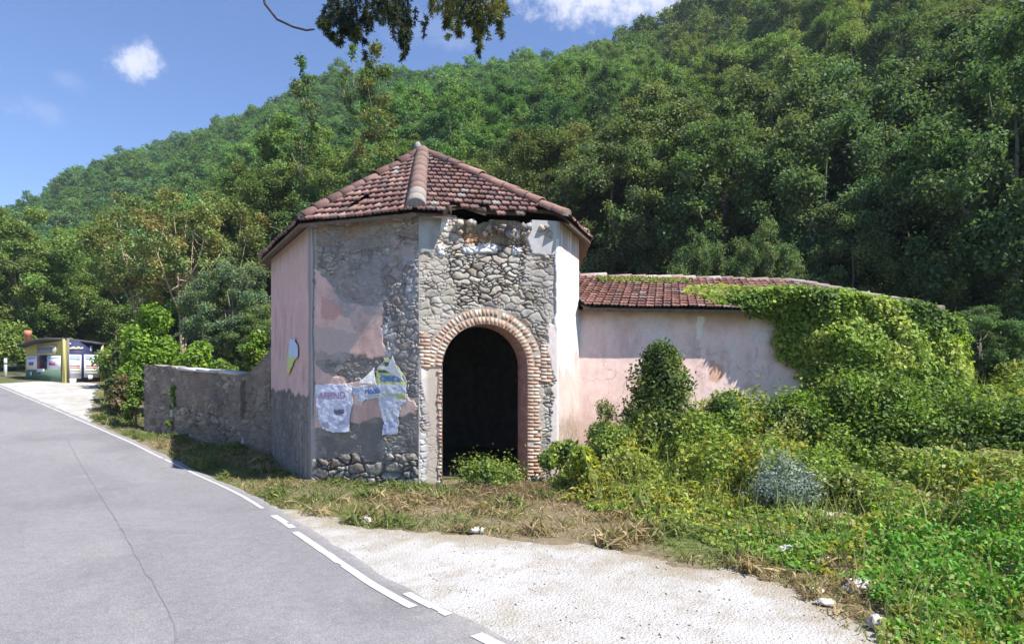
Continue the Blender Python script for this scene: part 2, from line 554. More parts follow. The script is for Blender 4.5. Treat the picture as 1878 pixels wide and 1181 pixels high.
def patch_mesh(name, poly_px, step, lift, colfn, ragamp, seed, mat, label, bumpz=.02):
    poly = np.array([ground_at(*p) if len(p) == 2 else np.array(p[:2]) for p in poly_px])
    lo = poly.min(0) - .3; hi = poly.max(0) + .3
    xs = np.arange(lo[0], hi[0], step); ys = np.arange(lo[1], hi[1], step)
    X, Y = np.meshgrid(xs, ys)
    wx = X + (fbm(X * 1.6, Y * 1.6, seed, 5, .6) - .5) * ragamp; wy = Y + (fbm(X * 1.6, Y * 1.6, seed + 50, 5, .6) - .5) * ragamp
    mask = inpoly(wx, wy, poly)
    Z = gz(X, Y) + lift + (fbm(X * 3, Y * 3, seed + 3, 4) - .5) * bumpz
    ny, nx = X.shape
    i = np.arange(ny - 1)[:, None] * nx + np.arange(nx - 1)[None, :]
    keep = (mask[:-1, :-1] & mask[1:, 1:] & mask[1:, :-1] & mask[:-1, 1:]).ravel()
    q = np.stack([i, i + 1, i + nx + 1, i + nx], -1).reshape(-1, 4)[keep]
    used = np.unique(q); remap = np.zeros(X.size, int); remap[used] = np.arange(len(used))
    v = np.stack([X, Y, Z], -1).reshape(-1, 3)[used]
    c = colfn(X, Y).reshape(-1, 3)[used]
    o = link(name, npmesh(name, v, remap[q], c, True), mat)
    tag(o, label, None, None, 'structure')
    return o, poly


GE = [ground_at(*p) for p in ((505, 925), (530, 934), (560, 944), (590, 951), (620, 958), (660, 965), (700, 972), (750, 977), (800, 982), (850, 983), (900, 984), (950, 989), (1000, 994), (1050, 998), (1100, 1002), (1150, 1012), (1200, 1022), (1250, 1032), (1300, 1042), (1350, 1055), (1400, 1068), (1440, 1080), (1480, 1092), (1520, 1111), (1560, 1130), (1590, 1152), (1625, 1175))]


def gravel_col(X, Y):
    c = np.zeros(X.shape + (3,)) + np.array([.43, .415, .395])
    a = fbm(X * 1.3, Y * 1.3, 71, 5, .6); b2 = fbm(X * 9, Y * 9, 77, 3)
    c = mixc(c, (.38, .36, .325), ss(.5, .72, a) * .7)
    c = mixc(c, (.49, .48, .465), ss(.5, .3, a) * .6)
    c = mixc(c, (.30, .275, .24), ss(.62, .8, b2) * .5)
    c = mixc(c, (.33, .30, .25), ss(.52, .70, fbm(X * 3.1, Y * 3.1, 78, 5, .65)) * .6)
    trk = np.exp(-((fbm(X * .5, Y * .5, 79, 2) * 6 + X * .45 + Y * .9) % 1.7 - .8) ** 2 / .03)
    c = mixc(c, (.52, .51, .49), trk * .3)
    gd = np.min(np.stack([np.hypot(X - p[0], Y - p[1]) for p in GE]), 0)
    c = mixc(c, (.27, .22, .14), ss(.75, .0, gd + (fbm(X * 5, Y * 5, 80, 4) - .5) * .9) * .75)
    return c


M['gravel'] = surf_mat('gravel', noise=62, amt=.30, bump=1.0, bscale=44, bdist=.03)
GRAVEL_PX = [(470, 920), (505, 925), (560, 944), (620, 958), (700, 972), (800, 982), (900, 984), (1000, 994), (1100, 1002), (1200, 1022), (1300, 1042), (1400, 1068), (1480, 1092), (1560, 1130), (1625, 1175), (1700, 1260), (1500, 1300), (950, 1300), (870, 1182), (780, 1150), (680, 1090), (600, 1035), (515, 975), (470, 945)]
gravel, gpoly = patch_mesh('gravel', GRAVEL_PX, .035, .014, gravel_col, .8, 81, M['gravel'], 'white crushed gravel lay-by beside the road', .012)
gravel2, gpoly2 = patch_mesh('gravel', [(-120, 700), (0, 704), (60, 700), (120, 700), (182, 704), (176, 722), (170, 745), (178, 765), (150, 790), (100, 765), (50, 742), (-10, 720), (-60, 700)], .06, .016, gravel_col, .45, 83, M['gravel'], 'white gravel forecourt in front of the poster kiosk', .008)
# ---------------------------------------------------------------- masonry panels
PAL = np.array([(.29, .26, .225), (.345, .305, .25), (.225, .21, .20), (.38, .335, .275), (.28, .225, .175), (.30, .285, .27), (.40, .365, .31), (.235, .20, .165)])


def rubble(u, z, seed, cw=.27, ch=.17, joint=(.17, .145, .12), depth=.035, jw=.16):
    wu = u + (fbm(u * 3, z * 3, seed + 40, 3) - .5) * .22 + (fbm(u * 13, z * 13, seed + 41, 3) - .5) * .06
    wz = z + (fbm(u * 3, z * 3, seed + 60, 3) - .5) * .16 + (fbm(u * 13, z * 13, seed + 61, 3) - .5) * .05
    f1, f2, i1, i2 = voro(wu / cw, wz / ch, seed, .9)
    g1, g2, j1, j2 = voro(wu / (cw * .48), wz / (ch * .5), seed + 5, .9)
    small = i2 > .55                       # some cells break into chips
    e = np.where(small, g2 - g1, f2 - f1)
    idc = np.where(small, j1, i1); idb = np.where(small, j2, i2)
    body = ss(.02, jw, e)
    c = PAL[np.clip((idc * len(PAL)).astype(int), 0, len(PAL) - 1)] * (.78 + .5 * idb)[..., None]
    n = fbm(u * 14, z * 14, seed + 9, 4, .6)
    c = c * (.72 + .56 * n)[..., None]
    jn = ss(.38, .62, fbm(u * 2.6, z * 2.6, seed + 11, 4))[..., None]
    jc = np.array(joint) * (1.65 * jn + .42 * (1 - jn))
    c = jc * (1 - body[..., None]) * (.7 + .6 * n[..., None]) + c * body[..., None]
    gr = ss(.48, .75, fbm(u * 1.8, z * 1.2, seed + 12, 5, .6))[..., None]
    c = c * (1 - .32 * gr)
    rnd = np.sqrt(np.clip(e / .5, 0, 1))
    d = depth * (body * .75 + rnd * .5 - .75) + (n - .5) * .018 + (idb - .5) * .018 * body
    return c, d, body


def plaster(u, z, seed, col, var=.18, tone2=None):
    n = fbm(u * 2.2, z * 1.6, seed, 5, .6)
    n2 = fbm(u * 10, z * 7, seed + 4, 4)
    c = np.array(col) * (1 + var * (n - .5) * 2 + .10 * (n2 - .5) * 2)[..., None]
    if tone2 is not None:
        c = mixc(c, np.array(tone2), ss(.5, .72, n) * .6)
    gr = ss(.5, .78, fbm(u * 3.2, z * 1.4, seed + 5, 5, .62))[..., None]
    c = c * (1 - .22 * gr * np.array([.9, 1, 1.05]))
    return c, (n2 - .5) * .006 + (n - .5) * .012


def soft(px, py, pts, seed, amp=26, feather=5, fr=.035):
    """ragged soft mask of a polygon given in photograph pixels of the wall face"""
    wx = px + (fbm(px * fr, py * fr, seed, 5, .62) - .5) * amp
    wy = py + (fbm(px * fr + 31, py * fr + 7, seed + 3, 5, .62) - .5) * amp
    m = inpoly(wx, wy, pts).astype(float)
    k = max(1, int(feather * .5))
    for ax in (0, 1):
        if k > 1:
            ker = np.ones(k) / k
            m = np.apply_along_axis(lambda r: np.convolve(np.pad(r, k // 2, 'edge'), ker, 'valid')[:len(r)], ax, m)
    return m


def wall_panel(name, A, B, z0, z1, step, fn, parent=None, mat=None, hole=None, ztop=None, zbot=None, taper=True):
    A = np.asarray(A, float); B = np.asarray(B, float)
    L = np.linalg.norm(B - A); e = (B - A) / L
    nrm = np.array([e[1], -e[0]])
    if np.dot(nrm, -A) < 0: nrm = -nrm        # towards the road
    nu = max(2, int(L / step)) + 1; nz = max(2, int((z1 - z0) / step)) + 1
    s = np.linspace(0, 1, nu); t = np.linspace(0, 1, nz)
    S, Tt = np.meshgrid(s, t)
    U = S * L
    zt = z1 if ztop is None else ztop(U)
    zb = z0 if zbot is None else zbot(U)
    Z = zb + (zt - zb) * Tt
    X = A[0] + e[0] * U; Y = A[1] + e[1] * U
    px = 939 + FPX * X / Y; py = HORIZON - FPX * (Z - CAMH) / Y
    c, d = fn(px, py, U, Z)
    if taper:
        d = d * ss(0, .05, U) * ss(0, .05, L - U) - .0
    V = np.stack([X + nrm[0] * d, Y + nrm[1] * d, Z], -1).reshape(-1, 3)
    i = np.arange(nz - 1)[:, None] * nu + np.arange(nu - 1)[None, :]
    q = np.stack([i, i + 1, i + nu + 1, i + nu], -1).reshape(-1, 4)
    if hole is not None:
        uc = U.reshape(-1)[q].mean(1); zc = Z.reshape(-1)[q].mean(1)
        q = q[~hole(uc, zc)]
    if np.dot(np.cross([e[0], e[1], 0], [0, 0, 1])[:2], nrm) < 0:
        q = q[:, ::-1]
    return link(name, npmesh(name, V, q, c.reshape(-1, 3), True), mat or M['wall'], parent)


# ---------------------------------------------------------------- the tower
P1 = np.array([-6.34, 16.5]); P2 = np.array([-4.07, 12.7]); P3 = np.array([-1.77, 11.9]); P4 = np.array([.935, 12.5]); P5 = np.array([1.50, 14.05])
P6 = np.array([1.6, 17.6]); P7 = np.array([-.9, 19.3]); P8 = np.array([-4.6, 19.4])
ZT = 5.18
tower = empty('ruined_tower', (-2.1, 15.2, 0))
tag(tower, 'small ruined polygonal building of rubble and pink plaster with tiled roof and arched doorway', 'building')
PINK = (.56, .37, .31)


def fn_side(px, py, u, z):
    c, d = plaster(u, z, 101, (.70, .455, .40), .12)
    c = mixc(c, (.60, .45, .38), ss(3.6, 4.9, z) * .5)
    low, dl = plaster(u, z, 103, (.19, .165, .14), .35, (.26, .225, .19))
    r, dr, b = rubble(u, z, 104)
    low = low * .6 + r * .4
    edge_z = 1.75 + (fbm(u * 3, u * 0, 105, 3) - .5) * .3
    m = ss(-.03, .03, edge_z - z)
    c = mixc(c, 0, 0) * (1 - m[..., None]) + low * m[..., None]
    d = d * (1 - m) + (dr * .5 - .012) * m
    streak = ss(.62, .8, fbm(u * 9, z * .35, 106, 3)) * ss(1.6, 1.0, z)
    c = mixc(c, (.40, .36, .33), streak * .5)
    top = ss(4.6, 5.1, z + (fbm(u * 4, z * 4, 107, 3) - .5) * .5)
    c = mixc(c, (.34, .27, .20), top * .5)
    L = np.linalg.norm(P2 - P1)
    ed = ss(.30, .18, (L - u) + (fbm(z * 2, z * 0, 108, 3) - .5) * .1)
    c = mixc(c, (.30, .29, .28), ed * .9)
    return c, d


def fn_front(px, py, u, z):
    r, dr, body = rubble(u, z, 120, .20, .105, joint=(.2, .18, .16), depth=.022)
    # grey washed rubble high up: half hidden by old mortar
    g, dg = plaster(u, z, 121, (.29, .275, .25), .3)
    k = ss(.38, .6, fbm(u * 4.5, z * 4.5, 122, 5, .62))
    c = r * (1 - .55 * k[..., None]) + g * (.55 * k[..., None])
    d = dr * (1 - .5 * k)
    ochre = ss(.5, .7, fbm(u * 4, z * 5, 131, 4)) * ss(475, 430, py)
    c = mixc(c, (.36, .26, .17), ochre * .55)
    # big stones of the foot
    f, df, bf = rubble(u, z, 123, .40, .24, depth=.07, joint=(.13, .115, .10))
    m = soft(px, py, [(560, 842), (640, 836), (780, 830), (780, 960), (560, 960)], 124, 22)
    c = c * (1 - m[..., None]) + f * m[..., None] * .95; d = d * (1 - m) + df * m
    # dark render band 790-845
    mb_, dmb = plaster(u, z, 125, (.225, .205, .185), .3, (.30, .27, .24))
    m = soft(px, py, [(560, 770), (780, 765), (780, 838), (700, 852), (640, 838), (560, 850)], 126, 26) * ss(.66, .5, fbm(u * 4, z * 4, 127, 4))
    c = c * (1 - m[..., None]) + mb_ * m[..., None]; d = d * (1 - .7 * m)
    # pink plaster field
    p, dp = plaster(u, z, 128, (.70, .47, .40), .18, (.58, .47, .42))
    m = soft(px, py, [(574, 490), (600, 520), (640, 560), (690, 560), (704, 560), (706, 640), (735, 720), (760, 735), (760, 760), (574, 790)], 129, 24)
    hole_ = soft(px, py, [(570, 645), (640, 650), (705, 655), (705, 690), (640, 702), (590, 680)], 130, 26)
    pl = np.clip(m - .95 * hole_, 0, 1)
    c = c * (1 - pl[..., None]) + p * pl[..., None]; d = d * (1 - pl) + (dp + .016) * pl
    # grey smear hanging into the pink, and pink patch above
    s1 = soft(px, py, [(640, 470), (730, 470), (725, 530), (700, 580), (665, 610), (640, 590), (615, 560), (600, 530)], 132, 36)
    c = mixc(c, (.33, .315, .31), s1 * .35 + s1 * .45 * ss(.42, .62, fbm(u * 6, z * 5, 143, 5, .65)))
    s2 = soft(px, py, [(590, 545), (632, 565), (612, 588), (588, 582)], 133, 14)
    c = mixc(c, (.55, .31, .27), s2 * .8)
    s3 = soft(px, py, [(574, 600), (668, 612), (640, 660), (574, 655)], 134, 22)
    c = mixc(c, (.47, .39, .36), s3 * .7)
    s4 = soft(px, py, [(702, 480), (765, 480), (765, 720), (738, 720), (715, 650), (700, 600)], 135, 18)
    r2, d2, b2 = rubble(u, z, 136, .22, .16, joint=(.2, .18, .16), depth=.035)
    c = c * (1 - s4[..., None]) + (r2 * .75 + np.array((.36, .35, .37)) * .25) * s4[..., None]; d = d * (1 - s4) + d2 * s4
    w = soft(px, py, [(700, 545), (712, 548), (722, 630), (735, 700), (700, 640), (697, 560)], 137, 14) * ss(.45, .6, fbm(u * 6, z * 5, 138, 4))
    c = mixc(c, (.62, .60, .60), w * .9)
    s5 = soft(px, py, [(700, 405), (758, 398), (762, 480), (735, 470), (708, 440)], 139, 26)
    c = mixc(c, (.45, .36, .32), s5 * .7 * ss(.4, .55, fbm(u * 7, z * 6, 144, 4)))
    s6 = soft(px, py, [(738, 460), (766, 455), (766, 620), (742, 590)], 140, 16)
    c = mixc(c, (.36, .36, .37), s6 * .8 * ss(.38, .55, fbm(u * 7, z * 6, 145, 4)))
    # frame line along the left corner
    ed = ss(.16, .07, u + (fbm(z * 3, z * 0, 141, 3) - .5) * .06)
    c = mixc(c, (.47, .42, .38), ed * .8)
    ed2 = ss(.035, .012, np.abs(u - .06 - (fbm(z * 2, z * 0, 142, 3) - .5) * .05)) * ss(.8, 1.6, z)
    c = mixc(c, (.13, .12, .11), ed2 * .7)
    return c, d


def fn_door(px, py, u, z):
    r, dr, body = rubble(u, z, 150, .225, .125, joint=(.21, .185, .155), depth=.038, jw=.2)
    k0 = ss(.4, .7, fbm(u * 5, z * 5, 149, 4))
    r = mixc(r, (.45, .42, .37), k0 * .55); dr = dr * (1 - .5 * k0)
    c, d = r * 1.18, dr
    # ochre-grey mortar washed over the left and right
    g, dg = plaster(u, z, 151, (.46, .42, .35), .2, (.52, .46, .36))
    k = soft(px, py, [(765, 462), (800, 470), (838, 520), (838, 560), (800, 600), (765, 640)], 152, 34) * ss(.3, .55, fbm(u * 3, z * 3, 153, 4))
    c = c * (1 - .7 * k[..., None]) + g * .7 * k[..., None]; d = d * (1 - .5 * k)
    g2, dg2 = plaster(u, z, 154, (.41, .385, .36), .18)
    k = soft(px, py, [(940, 480), (1025, 460), (1030, 620), (985, 600), (940, 560)], 155, 30) * ss(.35, .6, fbm(u * 3, z * 3, 156, 4))
    c = c * (1 - .5 * k[..., None]) + g2 * .5 * k[..., None]; d = d * (1 - .5 * k)
    # hollow under the eave where the wall has crumbled away
    h_ = soft(px, py, [(832, 380), (1000, 380), (985, 420), (965, 455), (900, 450), (850, 445), (838, 410)], 157, 24)
    d = d - .14 * h_
    c = mixc(c, (.24, .195, .13), h_ * .85 * ss(.25, .45, fbm(u * 5, z * 5, 158, 3)))
    o_ = soft(px, py, [(850, 425), (900, 430), (890, 450), (855, 445)], 159, 14)
    c = mixc(c, (.42, .24, .13), o_ * .8)
    # crumbled dark seam running down from it
    k = soft(px, py, [(815, 440), (960, 446), (965, 500), (930, 540), (875, 560), (845, 565), (828, 500)], 160, 30)
    d = d - .035 * k * (1 - body); c = mixc(c, (.10, .085, .07), k * (1 - body) * .8)
    # smooth plaster remaining at the top corners, its grey painting in the eave shadow
    p, dp = plaster(u, z, 161, (.37, .375, .36), .12)
    m = soft(px, py, [(755, 370), (818, 370), (806, 425), (795, 465), (755, 465)], 162, 10)
    c = c * (1 - m[..., None]) + p * m[..., None]; d = d * (1 - m) + (dp + .03) * m
    p2, dp2 = plaster(u, z, 163, (.43, .42, .42), .12)
    m = soft(px, py, [(975, 395), (1040, 395), (1040, 470), (975, 470), (962, 440)], 164, 14)
    c = c * (1 - m[..., None]) + p2 * m[..., None]; d = d * (1 - m) + (dp2 + .028) * m
    # white plaster scraps
    for k_, (pts, a) in enumerate((([(808, 402), (823, 400), (818, 424), (806, 424)], 5), ([(846, 452), (870, 458), (880, 445), (910, 446), (912, 466), (850, 466)], 9),
                                  ([(942, 420), (956, 420), (956, 436), (945, 434)], 6), ([(940, 450), (958, 452), (955, 468), (940, 468)], 6), ([(800, 450), (812, 455), (814, 470), (802, 466)], 6))):
        m = soft(px, py, pts, 170 + k_, a)
        c = mixc(c, (.74, .74, .75), m); d = d + .03 * m
    # lower left: plaster slabs and pale stone
    m = soft(px, py, [(763, 655), (790, 650), (812, 662), (812, 780), (790, 790), (782, 740), (775, 700), (763, 690)], 180, 22)
    q_, dq = plaster(u, z, 181, (.66, .62, .56), .12, (.6, .5, .43))
    c = c * (1 - m[..., None]) + q_ * m[..., None]; d = d * (1 - m) + (dq + .022) * m
    m = soft(px, py, [(765, 800), (812, 780), (812, 900), (765, 900)], 182, 18) * .8
    q_, dq = plaster(u, z, 183, (.60, .585, .57), .2, (.45, .42, .39))
    c = c * (1 - m[..., None]) + q_ * m[..., None] * (.55 + .45 * body[..., None]); d = d * (1 - .4 * m)
    m = soft(px, py, [(765, 700), (800, 690), (812, 760), (790, 790), (765, 775)], 184, 24)
    c = mixc(c, (.42, .39, .40), m * .5)
    # lower right plaster
    m = soft(px, py, [(1000, 620), (1012, 600), (1040, 600), (1045, 900), (1005, 900), (1008, 760), (1015, 700)], 185, 22)
    q_, dq = plaster(u, z, 186, (.66, .57, .53), .12, (.56, .50, .47))
    c = c * (1 - m[..., None]) + q_ * m[..., None]; d = d * (1 - m) + (dq + .024) * m
    m = soft(px, py, [(1018, 440), (1045, 430), (1045, 600), (1030, 640), (1014, 590), (1018, 520)], 187, 12)
    c = c * (1 - m[..., None]) + np.array((.68, .665, .65)) * m[..., None]; d = d * (1 - m) + .035 * m
    hd = np.where(z < ZC, np.abs(u - UC), np.hypot(u - UC, z - ZC)) - RR
    nh = ss(.42, .28, hd)
    d = d * (1 - nh) + np.minimum(d, .0) * .5 * nh
    c = mixc(c, (.43, .35, .28), ss(.36, .22, hd) * .75)
    return c, d


def fn_return(px, py, u, z):
    c, d = plaster(u, z, 200, (.60, .47, .42), .14, (.50, .38, .34))
    w = ss(2.1, 2.5, z + (fbm(u * 3, z * 1.2, 201, 4) - .5) * 1.5)
    c = mixc(c, (.68, .665, .655), w * ss(4.85, 4.55, z + (fbm(u * 8, z * 3, 202, 4) - .5) * .8))
    top = ss(4.5, 4.9, z + (fbm(u * 6, z * 3, 203, 4) - .5) * .5)
    c = mixc(c, (.47, .43, .43), top)
    s = ss(.55, .7, fbm(u * 8, z * .5, 204, 3)) * top
    c = mixc(c, (.78, .77, .76), s)
    low = ss(1.5, 1.0, z + (fbm(u * 4, z * 4, 205, 4) - .5) * .4)
    r, dr, b = rubble(u, z, 206, .2, .12)
    c = mixc(c, 0, 0) * (1 - low[..., None]) + (r * .6 + np.array((.5, .36, .27)) * .4) * low[..., None]
    return c, d + .01 * w


# doorway measured on the door face
eL = np.linalg.norm(P4 - P3); eE = (P4 - P3) / eL
NRM = np.array([eE[1], -eE[0]])


def door_uz(px, py):
    k = (px - 939) / FPX
    # point P3 + u*e with X/Y = k
    u = (k * P3[1] - P3[0]) / (eE[0] - k * eE[1])
    Y = P3[1] + eE[1] * u
    return u, CAMH + (HORIZON - py) / FPX * Y


uL, _ = door_uz(811, 670); uR, _ = door_uz(967, 670)
UC = (uL + uR) / 2; RR = (uR - uL) / 2
_, ZTOPD = door_uz(889, 594)
ZC = ZTOPD - RR
BRK = [door_uz(*p) for p in ((834, 360), (842, 396), (858, 403), (868, 398), (880, 408), (902, 400), (915, 396), (935, 401), (948, 396), (962, 408), (975, 402), (1000, 398), (1004, 360))]
hole = lambda u, z: inpoly(u + (fbm(u * 9, z * 9, 191, 3) - .5) * .10, z + (fbm(u * 9, z * 9, 192, 3) - .5) * .10, BRK) | ((np.abs(u - UC) < RR - .005) & (z < ZC)) | (np.hypot(u - UC, z - ZC) < RR - .005)

wall_panel('wall', P1, P2, -.7, ZT, .022, fn_side, tower)
wall_panel('wall', P2, P3, -.7, ZT, .0125, fn_front, tower)
wall_panel('wall', P3, P4, -.7, ZT, .0125, fn_door, tower, hole=hole)
wall_panel('wall', P4, P5, -.7, ZT, .022, fn_return, tower)
back = MB()
for a_, b_ in ((P5, P6), (P6, P7), (P7, P8), (P8, P1)):
    back.add([(*a_, -.7), (*b_, -.7), (*b_, ZT), (*a_, ZT)], [[0, 1, 2, 3]], col=(.3, .27, .24))
back.build('wall', M['wall'], tower)
# rough inner skin, so the doorway shows real wall thickness and a dark room
cen = np.array([-2.1, 15.2])
inn = MB(); ring = [P1, P2, P3, P4, P5, P6, P7, P8]
inr = [p + (cen - p) / np.linalg.norm(cen - p) * .85 for p in ring]
inr[2] = P3 + np.array([.35, .86]); inr[3] = P4 + np.array([-.45, .72])
M['inner'] = surf_mat('shade_dark_inner_wall', noise=5, amt=.4, bump=.5, base=(.10, .09, .075))  # base colour darkened to paint in the shade of the room
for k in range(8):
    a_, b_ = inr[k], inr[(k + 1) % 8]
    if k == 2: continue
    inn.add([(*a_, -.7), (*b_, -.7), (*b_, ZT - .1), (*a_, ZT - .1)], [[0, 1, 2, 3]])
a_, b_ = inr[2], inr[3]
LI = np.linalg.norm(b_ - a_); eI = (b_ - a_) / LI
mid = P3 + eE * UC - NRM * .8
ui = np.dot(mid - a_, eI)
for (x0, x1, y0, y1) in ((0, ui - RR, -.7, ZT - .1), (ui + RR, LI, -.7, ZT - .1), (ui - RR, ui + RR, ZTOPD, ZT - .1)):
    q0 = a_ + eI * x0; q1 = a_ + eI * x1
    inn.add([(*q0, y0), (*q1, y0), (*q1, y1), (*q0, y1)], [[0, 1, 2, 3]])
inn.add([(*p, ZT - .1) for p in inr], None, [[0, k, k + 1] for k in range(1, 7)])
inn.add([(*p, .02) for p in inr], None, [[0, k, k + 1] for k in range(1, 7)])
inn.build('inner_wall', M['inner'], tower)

rng = np.random.default_rng(11)
BR = np.array([(.50, .31, .22), (.55, .38, .28), (.46, .27, .19), (.57, .43, .33), (.52, .35, .25), (.60, .49, .40)])


def door_pt(u, z, out=0.0):
    p = P3 + eE * u + NRM * out
    return np.array([p[0], p[1], z])


# NRM must face the road
if np.dot(NRM, -P3) < 0: NRM = -NRM
arch = MB()
N3 = np.array([NRM[0], NRM[1], 0]); E3 = np.array([eE[0], eE[1], 0]); K3 = np.array([0, 0, 1.])
for ring_i, (r0, r1) in enumerate(((RR, RR + .138), (RR + .148, RR + .285))):
    n_b = int(math.pi * (r0 + r1) / 2 / .078)
    for k in range(n_b):
        a = math.pi * (k + .5) / n_b + rng.normal(0, .006)
        if ring_i == 1 and rng.random() < .10: continue
        rad = np.cos(a) * E3 + np.sin(a) * K3; tan_ = -np.sin(a) * E3 + np.cos(a) * K3
        c_ = door_pt(UC, ZC) + rad * (r0 + r1) / 2 + N3 * (-.106 + rng.uniform(0, .005))
        arch.box(c_, (r1 - r0 - rng.uniform(0, .035), .058 + rng.uniform(-.010, .006), .25), np.array([rad, tan_, N3]), BR[rng.integers(len(BR))] * rng.uniform(.68, 1.2))
# mortar bed behind the voussoirs
seg = 48; vv = []; 
for k in range(seg + 1):
    a = math.pi * k / seg; rad = np.cos(a) * E3 + np.sin(a) * K3
    vv += [door_pt(UC, ZC) + rad * (RR - .0) + N3 * .0165, door_pt(UC, ZC) + rad * (RR + .30) + N3 * .0165]
arch.add(vv, [[2 * k, 2 * k + 1, 2 * k + 3, 2 * k + 2] for k in range(seg)], col=(.42, .35, .29))


def courses(u0, u1, z0, z1, flip=False):
    zs_ = np.arange(z0, z1 + .05, .05); js_ = (vn(zs_ * 5, zs_ * 0, 91) - .5) * .07
    b0 = [door_pt(u0 + (j if flip else 0), zz_, .0165) for zz_, j in zip(zs_, js_)]; b1 = [door_pt(u1 + (0 if flip else j), zz_, .0165) for zz_, j in zip(zs_, js_)]
    nn_ = len(zs_)
    arch.add(b0 + b1, [[i_, nn_ + i_, nn_ + i_ + 1, i_ + 1] for i_ in range(nn_ - 1)], col=(.44, .37, .31))
    z = z0; row = 0
    while z < z1:
        u = u0 - (0 if row % 2 else .0)
        u_end = u1 + rng.uniform(-.03, .03) + (.03 if row % 2 else 0)
        first = True
        x = 0
        span = u_end - u0
        while x < span - .04:
            ln_ = (.13 if (row % 2 and first) else .27); ln_ = min(ln_, span - x)
            ua = u0 + x; ub = ua + ln_ - .012
            if flip: ua, ub = u1 - (x + ln_ - .012), u1 - x
            if rng.random() > .05:
                c_ = door_pt((ua + ub) / 2, z + .028) + N3 * (-.106 + rng.uniform(0, .006))
                arch.box(c_, (ub - ua, .25, .056), np.array([E3, N3, K3]), BR[rng.integers(len(BR))] * rng.uniform(.7, 1.2))
            x += ln_; first = False
        z += .070; row += 1


courses(UC + RR + .002, UC + RR + .24, -.3, ZC)
courses(UC - RR - .065, UC - RR - .002, -.3, ZC - .05, True)
u_a, _ = door_uz(770, 640)
courses(u_a, UC - RR - .23, ZC - .02, ZC + .62, True)
courses(UC + RR + .27, UC + RR + .50, ZC - .3, ZC + .42)
arch.build('brick_arch', M['wall'], tower)
# the reveal (intrados and jamb sides)


def fn_rev(n):
    pass


rv = MB()
prof = [(UC - RR, zz) for zz in np.linspace(-.7, ZC, 40)] + [(UC - RR * math.cos(a), ZC + RR * math.sin(a)) for a in np.linspace(0, math.pi, 60)[1:-1]] + [(UC + RR, zz) for zz in np.linspace(ZC, -.7, 40)]
nd = 16; VV = []; CC = []
for i_, (u_, z_) in enumerate(prof):
    for k in range(nd + 1):
        dpt = -.85 * k / nd + .03
        VV.append(door_pt(u_, z_, dpt))
        CC.append(np.array((.44, .27, .23)) * (.8 + .4 * float(h2(np.array([i_]), np.array([k // 4 + (i_ % 2)]), 5)[0])))
rv.add(VV, [[i_ * (nd + 1) + k, i_ * (nd + 1) + k + 1, (i_ + 1) * (nd + 1) + k + 1, (i_ + 1) * (nd + 1) + k] for i_ in range(len(prof) - 1) for k in range(nd)], col=np.array(CC))
rv.build('door_reveal', M['wall'], tower)

# ---------------------------------------------------------------- clay tile roofs
TC = np.array([(.215, .12, .10), (.25, .145, .12), (.185, .11, .098), (.285, .18, .15), (.225, .135, .12), (.16, .115, .108)])


def tile_face(mb, E0, E1, up_len, upv, aL, aR, row=.27, colw=.19, rng=rng, missing=None, pal=TC, lichen=0.0):
    """E0->E1 eave (3-D), upv unit vector up the slope; aL(b), aR(b) limits along the eave at height b"""
    E0 = np.asarray(E0, float); E1 = np.asarray(E1, float)
    e = (E1 - E0); L = np.linalg.norm(e); e /= L
    nv = np.cross(e, upv); nv /= np.linalg.norm(nv)
    if nv[2] < 0: nv = -nv
    nrows = int(up_len / row)
    w = np.linspace(0, 1, 9)
    prof_ = .014 * np.cos(w * 4 * math.pi) * .7 + .018 * (np.abs(w) < .06)
    sag = lambda a, b: (float(vn(np.array([a * .8]), np.array([b * .8]), 61)[0]) - .5) * .05
    for r in range(nrows + 1):
        b0 = r * row - .02; b1 = min(b0 + row * 1.18, up_len)
        lo, hi = aL(b0 + row * .5), aR(b0 + row * .5)
        if hi - lo < .06 or b1 - b0 < .05: continue
        k0 = int(math.floor(lo / colw)) - 1; k1 = int(math.ceil(hi / colw)) + 1
        off = (r % 2) * colw * .5
        for k in range(k0, k1 + 1):
            a0 = max(k * colw + off, lo); a1 = min((k + 1) * colw + off - .006, hi)
            if a1 - a0 < .03: continue
            if missing is not None and missing((a0 + a1) / 2, r): continue
            jz = rng.uniform(0, .012); tilt = rng.normal(0, .006); sb = rng.normal(0, .008)
            A_ = a0 + (a1 - a0) * w
            hgt = prof_ + sag((a0 + a1) / 2, b0)
            tip = .066 + jz
            low = [E0 + e * a + upv * (b0 + sb + tilt * i_ / 4) + nv * (h + tip) for i_, (a, h) in enumerate(zip(A_, hgt))]
            high = [E0 + e * a + upv * b1 + nv * (h + .018) for a, h in zip(A_, hgt)]
            lip = [p - nv * .034 - upv * -.006 for p in low]
            V_ = np.array(low + high + lip); n_ = 9
            Q = [[i_, i_ + 1, n_ + i_ + 1, n_ + i_] for i_ in range(8)] + [[2 * n_ + i_, 2 * n_ + i_ + 1, i_ + 1, i_] for i_ in range(8)]
            cc = pal[rng.integers(len(pal))] * rng.uniform(.8, 1.25)
            if rng.random() < lichen: cc = cc * .4 + np.array((.38, .36, .33)) * .6
            mb.add(V_, Q, col=cc)
    return nv


